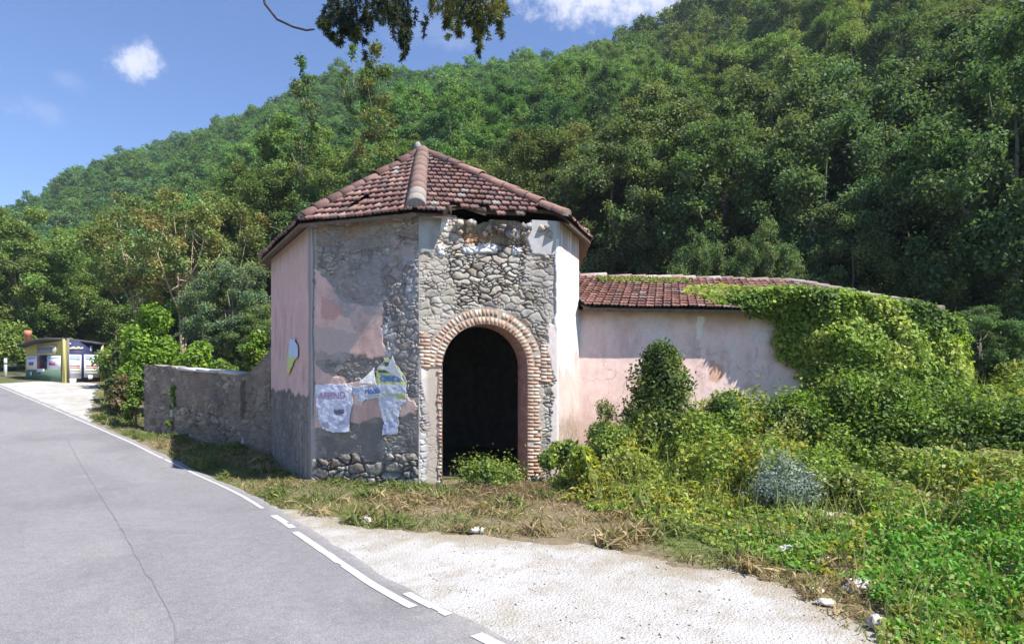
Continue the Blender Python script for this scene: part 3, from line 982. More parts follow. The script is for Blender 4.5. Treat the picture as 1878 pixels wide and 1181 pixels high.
def hip(name, a, b, r0, r1, parent, pal=TC, mortar=False, seg_l=.36):
    mb = MB(); a = np.asarray(a, float); b = np.asarray(b, float)
    L = np.linalg.norm(b - a); t = (b - a) / L
    side = np.cross(t, [0, 0, 1.]); side /= np.linalg.norm(side); upn = np.cross(side, t)
    n_ = int(L / seg_l)
    ang = np.linspace(-.15, math.pi + .15, 11)
    for k in range(n_):
        s0 = L * k / n_; s1 = min(L, L * (k + 1) / n_ + .05)
        rr0 = r0 + (r1 - r0) * k / n_; bump = .012
        jit = rng.normal(0, .012, 3) if not mortar else rng.normal(0, .004, 3)
        lowr = rr0 * (1.03 if mortar else 1.10) + (.004 if mortar else bump); hir = rr0 * (.99 if mortar else .92)
        V_ = []
        for (s_, r_) in ((s0, hir), (s1, lowr), (s1, lowr - .02)):
            for q in ang:
                V_.append(a + t * s_ + side * math.cos(q) * r_ + upn * (math.sin(q) * r_ * .9) + jit)
        m_ = len(ang)
        Q = [[i_, i_ + 1, m_ + i_ + 1, m_ + i_] for i_ in range(m_ - 1)] + [[m_ + i_, m_ + i_ + 1, 2 * m_ + i_ + 1, 2 * m_ + i_] for i_ in range(m_ - 1)]
        cc = pal[rng.integers(len(pal))] * rng.uniform(.8, 1.15)
        if mortar: cc = np.array((.215, .145, .12)) * rng.uniform(.9, 1.1)
        if mortar and k >= n_ - 2: cc = np.array((.30, .27, .24)) * rng.uniform(.9, 1.1)
        mb.add(V_, Q, col=cc)
    # closing mortar plug at the low end
    mb.add([b + side * math.cos(q) * r1 * 1.05 + upn * math.sin(q) * r1 * .95 + t * .0 for q in ang] + [b + t * .04], None, [[i_, i_ + 1, len(ang)] for i_ in range(len(ang) - 1)], col=(.24, .22, .20))
    return mb.build(name, M['tile'], parent, True)


APEX = np.array([-2.13, 14.9, CAMH + (HORIZON - 278) / FPX * 14.9])
OV = .26
ringo = []
pts8 = [P1, P2, P3, P4, P5, P6, P7, P8]
for k in range(8):
    p = pts8[k]; p_ = pts8[k - 1]; pn = pts8[(k + 1) % 8]
    def outn(a, b):
        e_ = (b - a) / np.linalg.norm(b - a); n_ = np.array([e_[1], -e_[0]])
        return n_ if np.dot(n_, (a + b) / 2 - cen) > 0 else -n_
    n1_, n2_ = outn(p_, p), outn(p, pn)
    bis = n1_ + n2_; bis /= np.linalg.norm(bis)
    q = p + bis * OV / max(.5, np.dot(bis, n1_))
    ringo.append(np.array([q[0], q[1], ZT - .02]))
roofm = MB(); under = MB()
for k in range(8):
    E0, E1 = ringo[k], ringo[(k + 1) % 8]
    e = E1 - E0; L = np.linalg.norm(e); e = e / L
    foot_a = np.dot(APEX - E0, e); upw = APEX - E0 - e * foot_a; H = np.linalg.norm(upw); upw /= H
    aL = lambda b, fa=foot_a, H=H: fa * b / H
    aR = lambda b, fa=foot_a, H=H, L=L: L + (fa - L) * b / H
    miss = None
    if k == 2:
        miss = lambda a, r, L=L: (r == 0 and (.55 < a < 1.05 or 1.2 < a < 1.5 or 1.75 < a < 1.95 or a > L - .95)) or (r == 1 and (.68 < a < .92 or 1.3 < a < 1.45 or a > L - .62)) or (r == 0 and rng.random() < .12)
    if k == 1:
        miss = lambda a, r: (r in (2, 3) and 1.0 < a < 1.22) or (r == 1 and .95 < a < 1.1)
    if k in (0, 1, 2, 3):
        tile_face(roofm, E0, E1, H, upw, aL, aR, missing=miss, lichen=.05)
    else:
        tile_face(roofm, E0, E1, H, upw, aL, aR, row=.5, colw=.45)
    dz = np.array([0, 0, -.03]); dz2 = np.array([0, 0, -.10])
    if k == 2:
        # boards broken away along part of the eave
        ks = [0, .22, .24, .33, .36, .45, .47, .66, .70, .97, 1.0]; cut = [0, 0, .45, .55, .45, .25, .35, .35, .6, .5, .0]
        top_ = []; 
        for s_, c_ in zip(ks, cut):
            p = E0 + (E1 - E0) * s_ + upw * c_
            top_.append(p + dz)
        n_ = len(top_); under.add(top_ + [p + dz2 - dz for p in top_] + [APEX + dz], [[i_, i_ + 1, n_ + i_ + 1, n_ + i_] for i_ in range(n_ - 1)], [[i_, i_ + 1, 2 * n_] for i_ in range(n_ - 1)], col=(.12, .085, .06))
    else:
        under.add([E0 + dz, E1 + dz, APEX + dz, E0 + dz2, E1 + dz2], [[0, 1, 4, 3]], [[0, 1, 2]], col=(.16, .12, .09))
    # soffit boards back to the wall
    w0 = np.array([*pts8[k], ZT + .02]); w1 = np.array([*pts8[(k + 1) % 8], ZT + .02])
    if k != 2:
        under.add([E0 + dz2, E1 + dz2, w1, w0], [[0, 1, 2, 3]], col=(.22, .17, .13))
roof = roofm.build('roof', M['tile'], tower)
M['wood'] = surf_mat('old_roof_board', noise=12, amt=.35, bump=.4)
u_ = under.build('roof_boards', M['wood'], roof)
u_.location = (0, 0, 0)
up_c = APEX + np.array([0, 0, .02])
for (k, r0, r1, mo) in ((1, .11, .12, False), (2, .155, .185, True), (3, .115, .125, False), (0, .11, .12, False), (4, .11, .12, False)):
    h_ = hip('hip_ridge', up_c + (ringo[k] - up_c) * (.02 if k != 3 else .05), ringo[k] + (up_c - ringo[k]) * .02 + np.array([0, 0, .05]), r0, r1, roof, mortar=mo)
    h_.location = (0, 0, 0)
fin = MB(); 
fin.tube([APEX + np.array([-.10, -.05, -.05]), APEX + np.array([-.10, -.05, .12]), APEX + np.array([-.10, -.05, .20])], [.10, .085, .04], 9, (.28, .27, .26))
f_ = fin.build('ridge_cap', M['wall'], roof, True); f_.location = (0, 0, 0)
rb = MB()
# broken tiles and stones lodged under the damaged eave
for k in range(46):
    s_ = rng.uniform(.22, .93); o_ = rng.uniform(-.18, .14)
    p = P3 + (P4 - P3) * s_ + NRM * o_ * .6
    sz = rng.uniform(.05, .14, 3); zz = ZT - rng.uniform(.12, .34)
    a3 = rng.normal(size=(3, 3)); a3, _r = np.linalg.qr(a3)
    rb.box((p[0], p[1], zz), sz, a3, (PAL if rng.random() < .85 else TC)[rng.integers(6)] * 1.1)
r_ = rb.build('loose_rubble', M['wall'], tower); r_['kind'] = 'stuff'

# ---------------------------------------------------------------- annex
AD = np.array([.99, .14]); AD /= np.linalg.norm(AD)
A0 = P5.copy(); A1 = P5 + AD * 8.6
annex = empty('pink_annex', (6, 16, 0))
tag(annex, 'low pink plastered wing with a tiled roof joined to the right of the tower', 'building')
AZ = 3.6
ZB0 = .2


def fn_annex(px, py, u, z):
    c, d = plaster(u, z, 301, (.82, .60, .54), .08, (.76, .60, .56))
    br = ss(3.0, 3.55, z + (fbm(u * 1.3, z * 1.5, 302, 4) - .5) * .9) * ss(.3, .6, fbm(u * .8, z, 303, 3) + .1)
    c = mixc(c, (.42, .27, .19), br * .7)
    wst = ss(.54, .66, fbm(u * 1.1, z * .9, 304, 4))
    c = mixc(c, (.68, .62, .60), wst * .5)
    m = soft(px, py, [(1278, 580), (1292, 582), (1284, 622), (1275, 622)], 305, 8)
    c = mixc(c, (.80, .72, .64), m)
    m = soft(px, py, [(1300, 660), (1330, 672), (1322, 705), (1296, 700)], 306, 16)
    c = mixc(c, (.60, .33, .22), m * .8)
    lo = ss(1.35, 1.0, z + (fbm(u * 2, z * 2, 307, 4) - .5) * .5)
    c = mixc(c, (.50, .36, .29), lo * .5)
    cr = ss(.012, .0, np.abs(fbm(u * 1.2, z * 1.2, 308, 4) - .5)) * ss(.55, .65, fbm(u * .5, z * .5, 309, 2))
    c = mixc(c, (.35, .27, .24), cr * .6)
    return c, d


wall_panel('wall', A0, A1, ZB0, AZ, .03, fn_annex, annex, taper=False)
bk = np.array([-AD[1], AD[0]])
RD = 3.05; RZ = 4.82
am = MB()
B0_, B1_ = A0 + bk * 6, A1 + bk * 6
M0, M1 = A0 + bk * RD, A1 + bk * RD
am.add([(*A1, ZB0), (*B1_, ZB0), (*B1_, AZ), (*M1, RZ - .1), (*A1, AZ)], [[0, 1, 2, 4]], [[4, 2, 3]], col=(.45, .36, .3))
am.add([(*B0_, ZB0), (*B1_, ZB0), (*B1_, AZ), (*B0_, AZ)], [[0, 1, 2, 3]], col=(.45, .36, .3))
am.add([(*A0, ZB0), (*B0_, ZB0), (*B0_, AZ), (*M0, RZ - .1), (*A0, AZ)], [[0, 1, 2, 4]], [[4, 2, 3]], col=(.45, .36, .3))
am.build('wall', M['wall'], annex)
ar = MB()
fo = -bk * .38
E0 = np.array([*(A0 + fo - AD * .0), AZ + .03]); E1 = np.array([*(A1 + fo + AD * .15), AZ + .03])
R0 = np.array([*M0, RZ]); 
upw = R0 - E0; H = np.linalg.norm(upw); upw /= H
L = np.linalg.norm(E1 - E0)
TA = TC * np.array([1.2, 1.1, 1.05])
tile_face(ar, E0, E1, H, upw, lambda b: 0.0, lambda b: L - max(0, b - .6) * .62, pal=TA, row=.26, colw=.20, lichen=.10)
E0b = np.array([*(B1_ - fo + AD * .15), AZ]); E1b = np.array([*(B0_ - fo), AZ])
ar.add([E0b, E1b, [*M0, RZ], [*(M1 - AD * 1.6), RZ]], [[0, 1, 2, 3]], col=(.26, .14, .11))
ar.add([[*(A1 + fo + AD * .15), AZ + .03], E0b, [*(M1 - AD * 1.6), RZ]], None, [[0, 1, 2]], col=(.26, .14, .11))
aroof = ar.build('roof', M['tile'], annex)
ab = MB()
dz = np.array([0, 0, -.035])
ab.add([E0 + dz, E1 + dz, np.array([*(M1 - AD * 1.6), RZ]) + dz, R0 + dz, E0 + dz * 3.4, E1 + dz * 3.4, [*A1, AZ - .02], [*A0, AZ - .02]], [[0, 1, 2, 3], [0, 1, 5, 4], [4, 5, 6, 7]], col=(.20, .16, .13))
o = ab.build('roof_boards', M['wood'], aroof); o.location = (0, 0, 0)
h_ = hip('hip_ridge', np.array([*M0, RZ]), np.array([*(M1 - AD * 1.6), RZ]), .11, .11, aroof, pal=np.array([(.26, .19, .17), (.22, .15, .13), (.32, .27, .25), (.19, .14, .12)])); h_.location = (0, 0, 0)
h_ = hip('hip_ridge', np.array([*(M1 - AD * 1.6), RZ]), E1 + np.array([0, 0, .04]), .11, .11, aroof, pal=np.array([(.30, .24, .22), (.24, .18, .16), (.34, .30, .28)])); h_.location = (0, 0, 0)

# ---------------------------------------------------------------- roadside rubble wall
W0 = np.array([-11.15, 19.0]); W1 = P1 + np.array([-.02, .06])
yard = empty('rubble_wall', (-9, 18, 0))
tag(yard, 'old rubble stone boundary wall with a chipped pale coping, running back from the building', 'wall')


def fn_yard(px, py, u, z):
    r, dr, b = rubble(u, z, 401, .30, .20, joint=(.20, .18, .155), depth=.05)
    g, dg = plaster(u, z, 402, (.25, .225, .20), .3, (.33, .29, .25))
    k = ss(.3, .6, fbm(u * 2, z * 2, 403, 4))
    c = r * (1 - .6 * k[..., None]) + g * .6 * k[..., None]
    st = soft(px, py, [(440, 700), (452, 700), (448, 770), (440, 765)], 404, 8)
    c = mixc(c, (.08, .075, .07), st * .8)
    c = mixc(c, (.55, .53, .50), ss(.78, .84, fbm(u * 3, z * 3, 405, 3)))
    return c * np.array([.98, .88, .78]), dr * (1 - .4 * k)


LW = np.linalg.norm(W1 - W0)


def yard_top(U):
    Y = W0[1] + (W1[1] - W0[1]) * U / LW; X = W0[0] + (W1[0] - W0[0]) * U / LW
    px = 939 + FPX * X / Y
    py = np.interp(px, [240, 255, 320, 330, 440, 446, 470, 497], [674, 668, 672, 678, 688, 690, 672, 640])
    return CAMH + (HORIZON - py) / FPX * Y + (fbm(U * 5, U * 0, 407, 3) - .5) * .06


wall_panel('masonry', W0, W1, -.5, 3, .03, fn_yard, yard, ztop=yard_top, zbot=lambda U: -.6 + 0 * U, taper=False)
Uq = np.linspace(0, LW, 60); ztp = yard_top(Uq)
eW = (W1 - W0) / LW; nW = np.array([eW[1], -eW[0]]); nW = nW if np.dot(nW, -W0) > 0 else -nW
wb = MB()
f_ = W0[None] + eW * Uq[:, None]; b_ = f_ - nW * .45
vv = np.concatenate([np.c_[f_, ztp], np.c_[b_, ztp], np.c_[b_, ztp * 0 - .5], ])
n_ = 60
wb.add(vv, [[i, i + 1, n_ + i + 1, n_ + i] for i in range(n_ - 1)] + [[n_ + i, n_ + i + 1, 2 * n_ + i + 1, 2 * n_ + i] for i in range(n_ - 1)], col=(.30, .27, .24))
wb.add([(*f_[0], -.5), (*b_[0], -.5), (*b_[0], ztp[0]), (*f_[0], ztp[0])], [[0, 1, 2, 3]], col=(.27, .24, .21))
wb.build('wall_back', M['wall'], yard)
for (p0, p1) in ((330, 362), (363, 402), (403, 438)):
    cp = MB()
    ks = [(p0 - 939) / FPX, (p1 - 939) / FPX]
    us = [(k * W0[1] - W0[0]) / (eW[0] - k * eW[1]) for k in ks]
    z_ = float(np.mean(yard_top(np.array(us)))) + .045
    a3 = np.array([[eW[0], eW[1], 0], [-nW[0], -nW[1], 0], [0, 0, 1]], float)
    tilt = rng.normal(0, .02)
    a3[0, 2] = (yard_top(np.array([us[1]]))[0] - yard_top(np.array([us[0]]))[0]) / (us[1] - us[0]) + tilt
    c_ = (W0 + eW * np.mean(us)) - nW * .2
    cp.box((c_[0], c_[1], z_), (us[1] - us[0] - .03, .56, .085), a3, (.56, .55, .53))
    o = cp.build('coping_slab', M['wall'], yard)
# ---------------------------------------------------------------- paper on the tower wall
def plane_uz(A, B, px, py):
    e = (B - A) / np.linalg.norm(B - A); k = (px - 939) / FPX
    u = (k * A[1] - A[0]) / (e[0] - k * e[1])
    return u, CAMH + (HORIZON - py) / FPX * (A[1] + e[1] * u)


def sheet(name, A, B, poly_px, off, colfn, seed, parent=None, curl=None, step=.009, ragged=7):
    e = (B - A) / np.linalg.norm(B - A); n_ = np.array([e[1], -e[0]])
    if np.dot(n_, -A) < 0: n_ = -n_
    uz = np.array([plane_uz(A, B, *p) for p in poly_px])
    us = np.arange(uz[:, 0].min() - .03, uz[:, 0].max() + .03, step); zs = np.arange(uz[:, 1].min() - .03, uz[:, 1].max() + .03, step)
    U, Z = np.meshgrid(us, zs)
    X = A[0] + e[0] * U; Y = A[1] + e[1] * U
    px = 939 + FPX * X / Y; py = HORIZON - FPX * (Z - CAMH) / Y
    wx = px + (fbm(px * .12, py * .12, seed, 4) - .5) * ragged; wy = py + (fbm(px * .12, py * .12, seed + 9, 4) - .5) * ragged
    mk = inpoly(wx, wy, poly_px)
    D = off + (fbm(U * 9, Z * 9, seed + 2, 3) - .5) * .018
    if curl is not None: D = D + curl(px, py)
    ny, nx = U.shape
    i = np.arange(ny - 1)[:, None] * nx + np.arange(nx - 1)[None, :]
    keep = (mk[:-1, :-1] & mk[1:, 1:] & mk[1:, :-1] & mk[:-1, 1:]).ravel()
    q = np.stack([i, i + 1, i + nx + 1, i + nx], -1).reshape(-1, 4)[keep]
    V = np.stack([X + n_[0] * D, Y + n_[1] * D, Z], -1).reshape(-1, 3)
    c = colfn(px, py).reshape(-1, 3)
    used = np.unique(q); rm = np.zeros(len(V), int); rm[used] = np.arange(len(used))
    o = link(name, npmesh(name, V[used], rm[q], c[used], True), M['paper'], parent)
    sm = o.modifiers.new('thickness', 'SOLIDIFY'); sm.thickness = .0015
    return o


def wall_text(name, body, A, B, px, py, hpx, off, mat, parent, shear=0.0, bold=.0, rot=0.0, sx=1.0):
    e = (B - A) / np.linalg.norm(B - A); n_ = np.array([e[1], -e[0]])
    if np.dot(n_, -A) < 0: n_ = -n_
    u, z = plane_uz(A, B, px, py); u2, z2 = plane_uz(A, B, px, py - hpx)
    p = A + e * u + n_ * off
    cu = bpy.data.curves.new(name, 'FONT'); cu.body = body; cu.size = (z2 - z) * 1.38; cu.extrude = .001; cu.shear = shear; cu.offset = bold
    o = bpy.data.objects.new(name, cu); COL.objects.link(o)
    ex = Vector((e[0], e[1], 0)); ez = Vector((n_[0], n_[1], 0)); ey = ez.cross(ex)
    if ey.z < 0: ey = -ey
    from mathutils import Matrix
    R = Matrix((ex, ey, ez)).transposed()
    R = R @ Matrix.Rotation(rot, 3, 'Z')
    o.matrix_world = Matrix.Translation((p[0], p[1], z)) @ R.to_4x4() @ Matrix.Diagonal((sx, 1, 1, 1))
    cu.materials.append(mat)
    bpy.context.view_layer.update()
    dg = bpy.context.evaluated_depsgraph_get()
    me = bpy.data.meshes.new_from_object(o.evaluated_get(dg)); mw = o.matrix_world.copy()
    bpy.data.objects.remove(o, do_unlink=True)
    o = bpy.data.objects.new(name, me); COL.objects.link(o); o.matrix_world = mw
    if parent is not None:
        o.parent = parent
        o.location = o.location - parent.location
    return o


def ink(name, col):
    return surf_mat(name, rough=.7, noise=30, amt=.2, bump=0, base=col)


M['ink_blue'] = ink('blue_ink', (.09, .19, .46)); M['ink_purple'] = ink('purple_ink', (.38, .25, .42)); M['ink_dark'] = ink('dark_ink', (.16, .16, .22))


def pc_left(px, py):
    c = np.zeros(px.shape + (3,)) + np.array([.62, .62, .74])
    n_ = fbm(px * .06, py * .06, 501, 4)
    c = mixc(c, (.72, .72, .80), ss(.45, .65, n_))
    c = mixc(c, (.40, .36, .40), ss(.66, .74, fbm(px * .12, py * .12, 502, 4)) * .7)
    c = mixc(c, (.10, .10, .16), (inpoly(px, py, [(614, 752), (634, 750), (633, 758), (616, 760)]) * .8))
    c = mixc(c, (.16, .16, .26), (inpoly(px, py, [(592, 776), (604, 772), (606, 784), (598, 788)]) * .6))
    return c


p = sheet('torn_poster', P2, P3, [(580, 706), (612, 704), (648, 706), (650, 740), (643, 768), (643, 792), (610, 793), (594, 786), (586, 768), (582, 740)], .042, pc_left, 511, ragged=4)
tag(p, 'faded lavender poster with purple lettering pasted low on the left of the stone wall', 'poster', 'posters on the old wall')
wall_text('lettering', 'APPIND', P2, P3, 587, 732, 13, .062, M['ink_purple'], p, .1, .003, .03, .92)
wall_text('lettering', 'ITI', P2, P3, 620, 761, 9, .062, M['ink_dark'], p, .1, .004)


def pc_big(px, py):
    c = np.zeros(px.shape + (3,)) + np.array([.56, .58, .66])
    yel = inpoly(px + (fbm(px * .1, py * .1, 521, 3) - .5) * 5, py, [(684, 640), (760, 640), (760, 706), (700, 704), (684, 706)])
    c = mixc(c, (.50, .54, .12), yel * .8)
    bands = ((np.abs(py - 668) < 4) | (np.abs(py - 681) < 2.5)) & (px > 696) & (px < 725)
    c = mixc(c, (.03, .08, .20), bands * .9)
    blu = inpoly(px, py, [(700, 688), (742, 688), (746, 700), (702, 700)])
    c = mixc(c, (.10, .33, .50), blu * .6)
    c = mixc(c, (.50, .53, .10), (inpoly(px, py, [(730, 722), (744, 722), (745, 733), (732, 733)]) | ((np.abs(py - 724) < 1.2) & (px > 690) & (px < 730))) * .85)
    c = mixc(c, (.22, .42, .62), ((px < 662) & (py > 706)) * .7)
    c = mixc(c, (.40, .44, .66), inpoly(px, py, [(700, 770), (728, 770), (728, 800), (700, 800)]) * .6)
    n_ = fbm(px * .07, py * .07, 522, 4)
    return mixc(c, (.66, .67, .74), ss(.5, .7, n_) * .5)


big = sheet('torn_poster', P2, P3, [(690, 704), (690, 690), (697, 672), (712, 655), (722, 660), (740, 682), (748, 702), (748, 738), (738, 745), (735, 765), (730, 797), (702, 797), (706, 775), (699, 755), (694, 730), (672, 735), (662, 745), (657, 728), (648, 722), (650, 710), (672, 705)], .048, pc_big, 523)
tag(big, 'torn yellow and blue poster peeling off the wall beside the doorway', 'poster', 'posters on the old wall')
wall_text('lettering', 'ORCI', P2, P3, 700, 699, 10, .072, M['ink_blue'], big, 0, .006, 0, 1.25)
wall_text('lettering', 'rinda', P2, P3, 672, 722, 11, .072, M['ink_blue'], big, .2, .005, .04, 1.0)
white = lambda px, py: np.zeros(px.shape + (3,)) + np.array([.80, .80, .78])
o = sheet('paper_curl', P2, P3, [(663, 703), (682, 684), (691, 672), (692, 690), (696, 707), (686, 704)], .08, white, 525, None, lambda x, y: .05 * ss(700, 664, x), ragged=3)
o.parent = big
o = sheet('paper_curl', P2, P3, [(712, 680), (727, 652), (732, 670), (747, 703), (733, 692)], .08, white, 527, None, lambda x, y: .06 * ss(700, 655, y), ragged=3)
o.parent = big
o = sheet('paper_curl', P2, P3, [(630, 702), (640, 706), (652, 716), (638, 716)], .07, white, 528, None, None, ragged=3)
o.parent = p


def pc_scrap(px, py):
    c = np.zeros(px.shape + (3,)) + np.array([.56, .64, .80])
    c = mixc(c, (.62, .66, .16), ((py > 655) | (px < 533.5)) * .9)
    return c


o = sheet('poster_scrap', P1, P2, [(532, 640), (536, 622), (544, 620), (549, 640), (549, 656), (543, 660), (536, 680), (531, 690), (529, 675)], .04, pc_scrap, 531, ragged=4)
tag(o, 'narrow blue and yellow scrap of poster on the shaded pink side wall', 'poster', 'posters on the old wall')

# ---------------------------------------------------------------- poster kiosk far left
g0 = ground_at(119, 703)
KD = g0[1]


def kp(px, Y):
    return np.array([(px - 939) / FPX * Y, Y])


KC = kp(119, KD); KL = kp(47, KD + 1.0); KR = kp(187, KD + 1.7); KB = KL + KR - KC
kz = gz1(*KC) - .05
KH = lambda px, py, Y: CAMH + (HORIZON - py) / FPX * Y
kiosk = empty('notice_kiosk', (KC[0], KC[1], kz))
tag(kiosk, 'small yellow and dark blue wooden kiosk with a low arched roof at the roadside', 'kiosk')
kw = MB()
ztop = KH(119, 624, KD)
KZ = [KH(47, 634, KD + 1), ztop, KH(187, 630, KD + 1.7)]
kb = min(gz1(*KL), gz1(*KR), kz) - .3
for (a, b, za, zb, col) in ((KC, KL, ztop, KZ[0], (.40, .35, .10)), (KC, KR, ztop, KZ[2], (.40, .36, .12)), (KL, KB, KZ[0], KZ[0], (.3, .28, .1)), (KR, KB, KZ[2], KZ[0], (.3, .28, .1))):
    kw.add([(*a, kb), (*b, kb), (*b, zb), (*a, za)], [[0, 1, 2, 3]], col=col)
kw.build('wall', M['paint'], kiosk)


def board(mb, A, B, u0, u1, z0, z1, off, col, th=.03):
    e = (B - A) / np.linalg.norm(B - A); n_ = np.array([e[1], -e[0]])
    if np.dot(n_, -A) < 0: n_ = -n_
    c_ = A + e * (u0 + u1) / 2 + n_ * (off)
    mb.box((c_[0], c_[1], (z0 + z1) / 2), (u1 - u0, th, z1 - z0), np.array([[e[0], e[1], 0], [n_[0], n_[1], 0], [0, 0, 1]], float), col)


LL = np.linalg.norm(KL - KC); LR = np.linalg.norm(KR - KC)


def kbox(mb, side, p0, p1, q0, q1, off, col, th=.03):
    """rectangle given in photograph pixels on the left or right face of the kiosk"""
    A, B = (KC, KL) if side == 'L' else (KC, KR)
    ua, za = plane_uz(A, B, p0, q0); ub, zb_ = plane_uz(A, B, p1, q1)
    board(mb, A, B, min(ua, ub), max(ua, ub), min(za, zb_), max(za, zb_), off, col, th)


mb = MB(); kbox(mb, 'R', 123, 183, 624, 700, .02, (.022, .028, .09)); kbox(mb, 'R', 122, 126, 620, 702, .035, (.16, .15, .14), .05); kbox(mb, 'R', 184, 188, 632, 704, .035, (.42, .40, .22), .07)
mb.build('blue_board', M['paint'], kiosk)
mb = MB(); kbox(mb, 'L', 49, 113, 678, 699, .02, (.09, .16, .11)); mb.build('green_board', M['paint'], kiosk)
mb = MB(); kbox(mb, 'L', 69, 104, 633, 650, .03, (.48, .46, .33)); kbox(mb, 'L', 71, 98, 638, 648, .06, (.22, .23, .24)); mb.build('window', M['paint'], kiosk)
mb = MB(); kbox(mb, 'L', 115.5, 119, 622, 703, .02, (.45, .40, .16), .04); mb.build('corner_post', M['paint'], kiosk)
# arched roof sheet
rf = MB(); dirx = (KR - KL) / np.linalg.norm(KR - KL); diry = np.array([-dirx[1], dirx[0]])
W_ = np.linalg.norm(KR - KL) + .12; cK = (KL + KR) / 2
ns = 16; V_ = []
for k in range(ns + 1):
    f = k / ns; zz = KZ[0] + .03 + (KZ[2] - KZ[0]) * f + .22 * math.sin(math.pi * f) ** .9
    for dpt, dz_ in ((-1.45, 0), (1.3, 0), (-1.45, -.13), (1.3, -.13)):
        q = cK + dirx * (f - .5) * W_ + diry * dpt * (.25 + .75 * math.sin(math.pi * min(max(f, .08), .92)))
        V_.append((q[0], q[1], zz + dz_))
Q_ = []
for k in range(ns):
    a = 4 * k; b = 4 * (k + 1)
    Q_ += [[a, b, b + 1, a + 1], [a + 2, a + 3, b + 3, b + 2], [a, a + 2, b + 2, b], [a + 1, b + 1, b + 3, a + 3]]
Q_ += [[0, 1, 3, 2], [4 * ns, 4 * ns + 2, 4 * ns + 3, 4 * ns + 1]]
rf.add(V_, Q_, col=(.05, .048, .05))
kroof = rf.build('roof', M['paint'], kiosk)
ch = MB(); cp_ = kp(51, KD + 2.2); zc = KH(51, 624, KD + 2.2)
ch.tube([(*cp_, zc - .5), (*cp_, zc + .25), (*cp_, zc + .27), (*cp_, zc + .50)], [.15, .15, .17, .16], 10, (.50, .20, .12))
ch.build('chimney_pot', M['paint'], kroof).location = (0, 0, 0)
posters = [('R', 124, 148, 650, 694, 'white poster with pale print, the nearer one on the blue board of the kiosk'),
           ('R', 153, 180, 650, 692, 'white poster with pale print, the farther one on the blue board of the kiosk'),
           ('L', 51, 70, 653, 678, 'small white notice at the outer end of the yellow kiosk wall'),
           ('L', 88, 113, 653, 678, 'wide white notice beside the dark panel on the yellow kiosk wall')]
for (sd, a, b, c_, d_, lab) in posters:
    mb = MB(); kbox(mb, sd, a, b, c_, d_, .045, (.74, .74, .76), .012)
    o = mb.build('kiosk_poster', M['paper']); tag(o, lab, 'poster', 'posters on the kiosk')
    mb = MB()
    if sd == 'R':
        for (qa, qb, cl) in ((653, 656, (.35, .55, .65)), (657, 660, (.18, .30, .55)), (668, 672, (.70, .42, .36)), (673, 675, (.62, .25, .25)), (678, 680, (.55, .58, .25)), (683, 685, (.4, .4, .5))):
            kbox(mb, sd, a + 3, b - 3, qa, qb, .056, cl, .012)
    else:
        kbox(mb, sd, a + 3, b - 4, c_ + 3, c_ + 5, .056, (.20, .34, .60), .012)
        kbox(mb, sd, a + 4, (a + b) / 2 + 3, 664, 670, .056, (.32, .12, .24), .012)
    q = mb.build('printing', M['ink']); q.parent = o
mb = MB(); kbox(mb, 'L', 75, 88, 652, 676, .05, (.015, .02, .05), .05); kbox(mb, 'L', 73, 76, 655, 676, .05, (.45, .06, .08), .05)
o = mb.build('notice_box', M['paint']); tag(o, 'dark box with a red edge mounted on the yellow kiosk wall', 'notice box')
for (a, b, c_, d_) in ((70, 84, 676, 682), (58, 61, 682, 688), (126, 138, 694, 704), (160, 168, 688, 696)):
    mb = MB(); kbox(mb, 'L' if a < 115 else 'R', a, b, c_, d_, .07, (.72, .73, .72), .012)
    mb.build('paper_patch', M['paper'], kiosk)
# pale sign lettering band on the blue board
mb = MB()
for k, x in enumerate(np.linspace(126, 148, 8)):
    kbox(mb, 'R', x, x + 3.2, 637.5 - (k % 3), 641, .05, (.60, .52, .40), .012 + .0001 * (k % 2))
mb.build('lettering', M['ink'], kiosk)
mb = MB(); kbox(mb, 'R', 164, 168, 634, 645, .05, (.75, .75, .75), .012); mb.build('emblem', M['ink'], kiosk)
mb = MB(); kbox(mb, 'R', 126, 129, 629, 632, .05, (.65, .68, .75), .012)
mb.build('emblem', M['ink'], kiosk)
# white marker post
g1 = ground_at(10, 690); 
mb = MB(); zb_ = gz1(*g1)
mb.tube([(g1[0], g1[1], zb_ - .3), (g1[0], g1[1], zb_ + .85), (g1[0], g1[1], zb_ + .9)], [.075, .07, .04], 8, (.66, .66, .66))
mb.tube([(g1[0], g1[1], zb_ + .6), (g1[0], g1[1], zb_ + .72)], [.078, .078], 8, (.25, .25, .27))
o = mb.build('marker_post', M['paint'], None, True); tag(o, 'short white roadside post at the far left edge of the gravel', 'post')

# ---------------------------------------------------------------- litter
M['litter'] = surf_mat('plastic_litter', rough=.5, noise=20, amt=.12, bump=.4, bscale=30)
LIT = [(1580, 1083, .15, 'large crumpled white bag lying in the weeds at the gravel edge', 'litter', .10),
       (1440, 1016, .08, 'small white cup lying on the dry grass above the gravel', 'litter', .09),
       (1512, 1106, .085, 'flat white scrap of paper on the gravel tip near the crumpled bag', 'litter', .04),
       (1522, 942, .34, 'pale sheet of plastic lying beside the bluish bush', 'litter', .05),
       (1608, 1152, .08, 'greyish plastic scrap at the lower gravel edge', 'litter', .08),
       (1492, 1084, .08, 'tiny white crumb of litter at the gravel corner', 'litter', .03),
       (672, 955, .07, 'small pale stone in the dry grass left of the doorway', 'stone', .06),
       (874, 974, .07, 'small white stone at the gravel edge below the doorway', 'stone', .06),
       (1510, 1030, .08, 'small pale scrap half hidden in the yellow weeds', 'litter', .05),
       (1440, 938, .16, 'small white scrap left of the plastic sheet', 'litter', .04)]
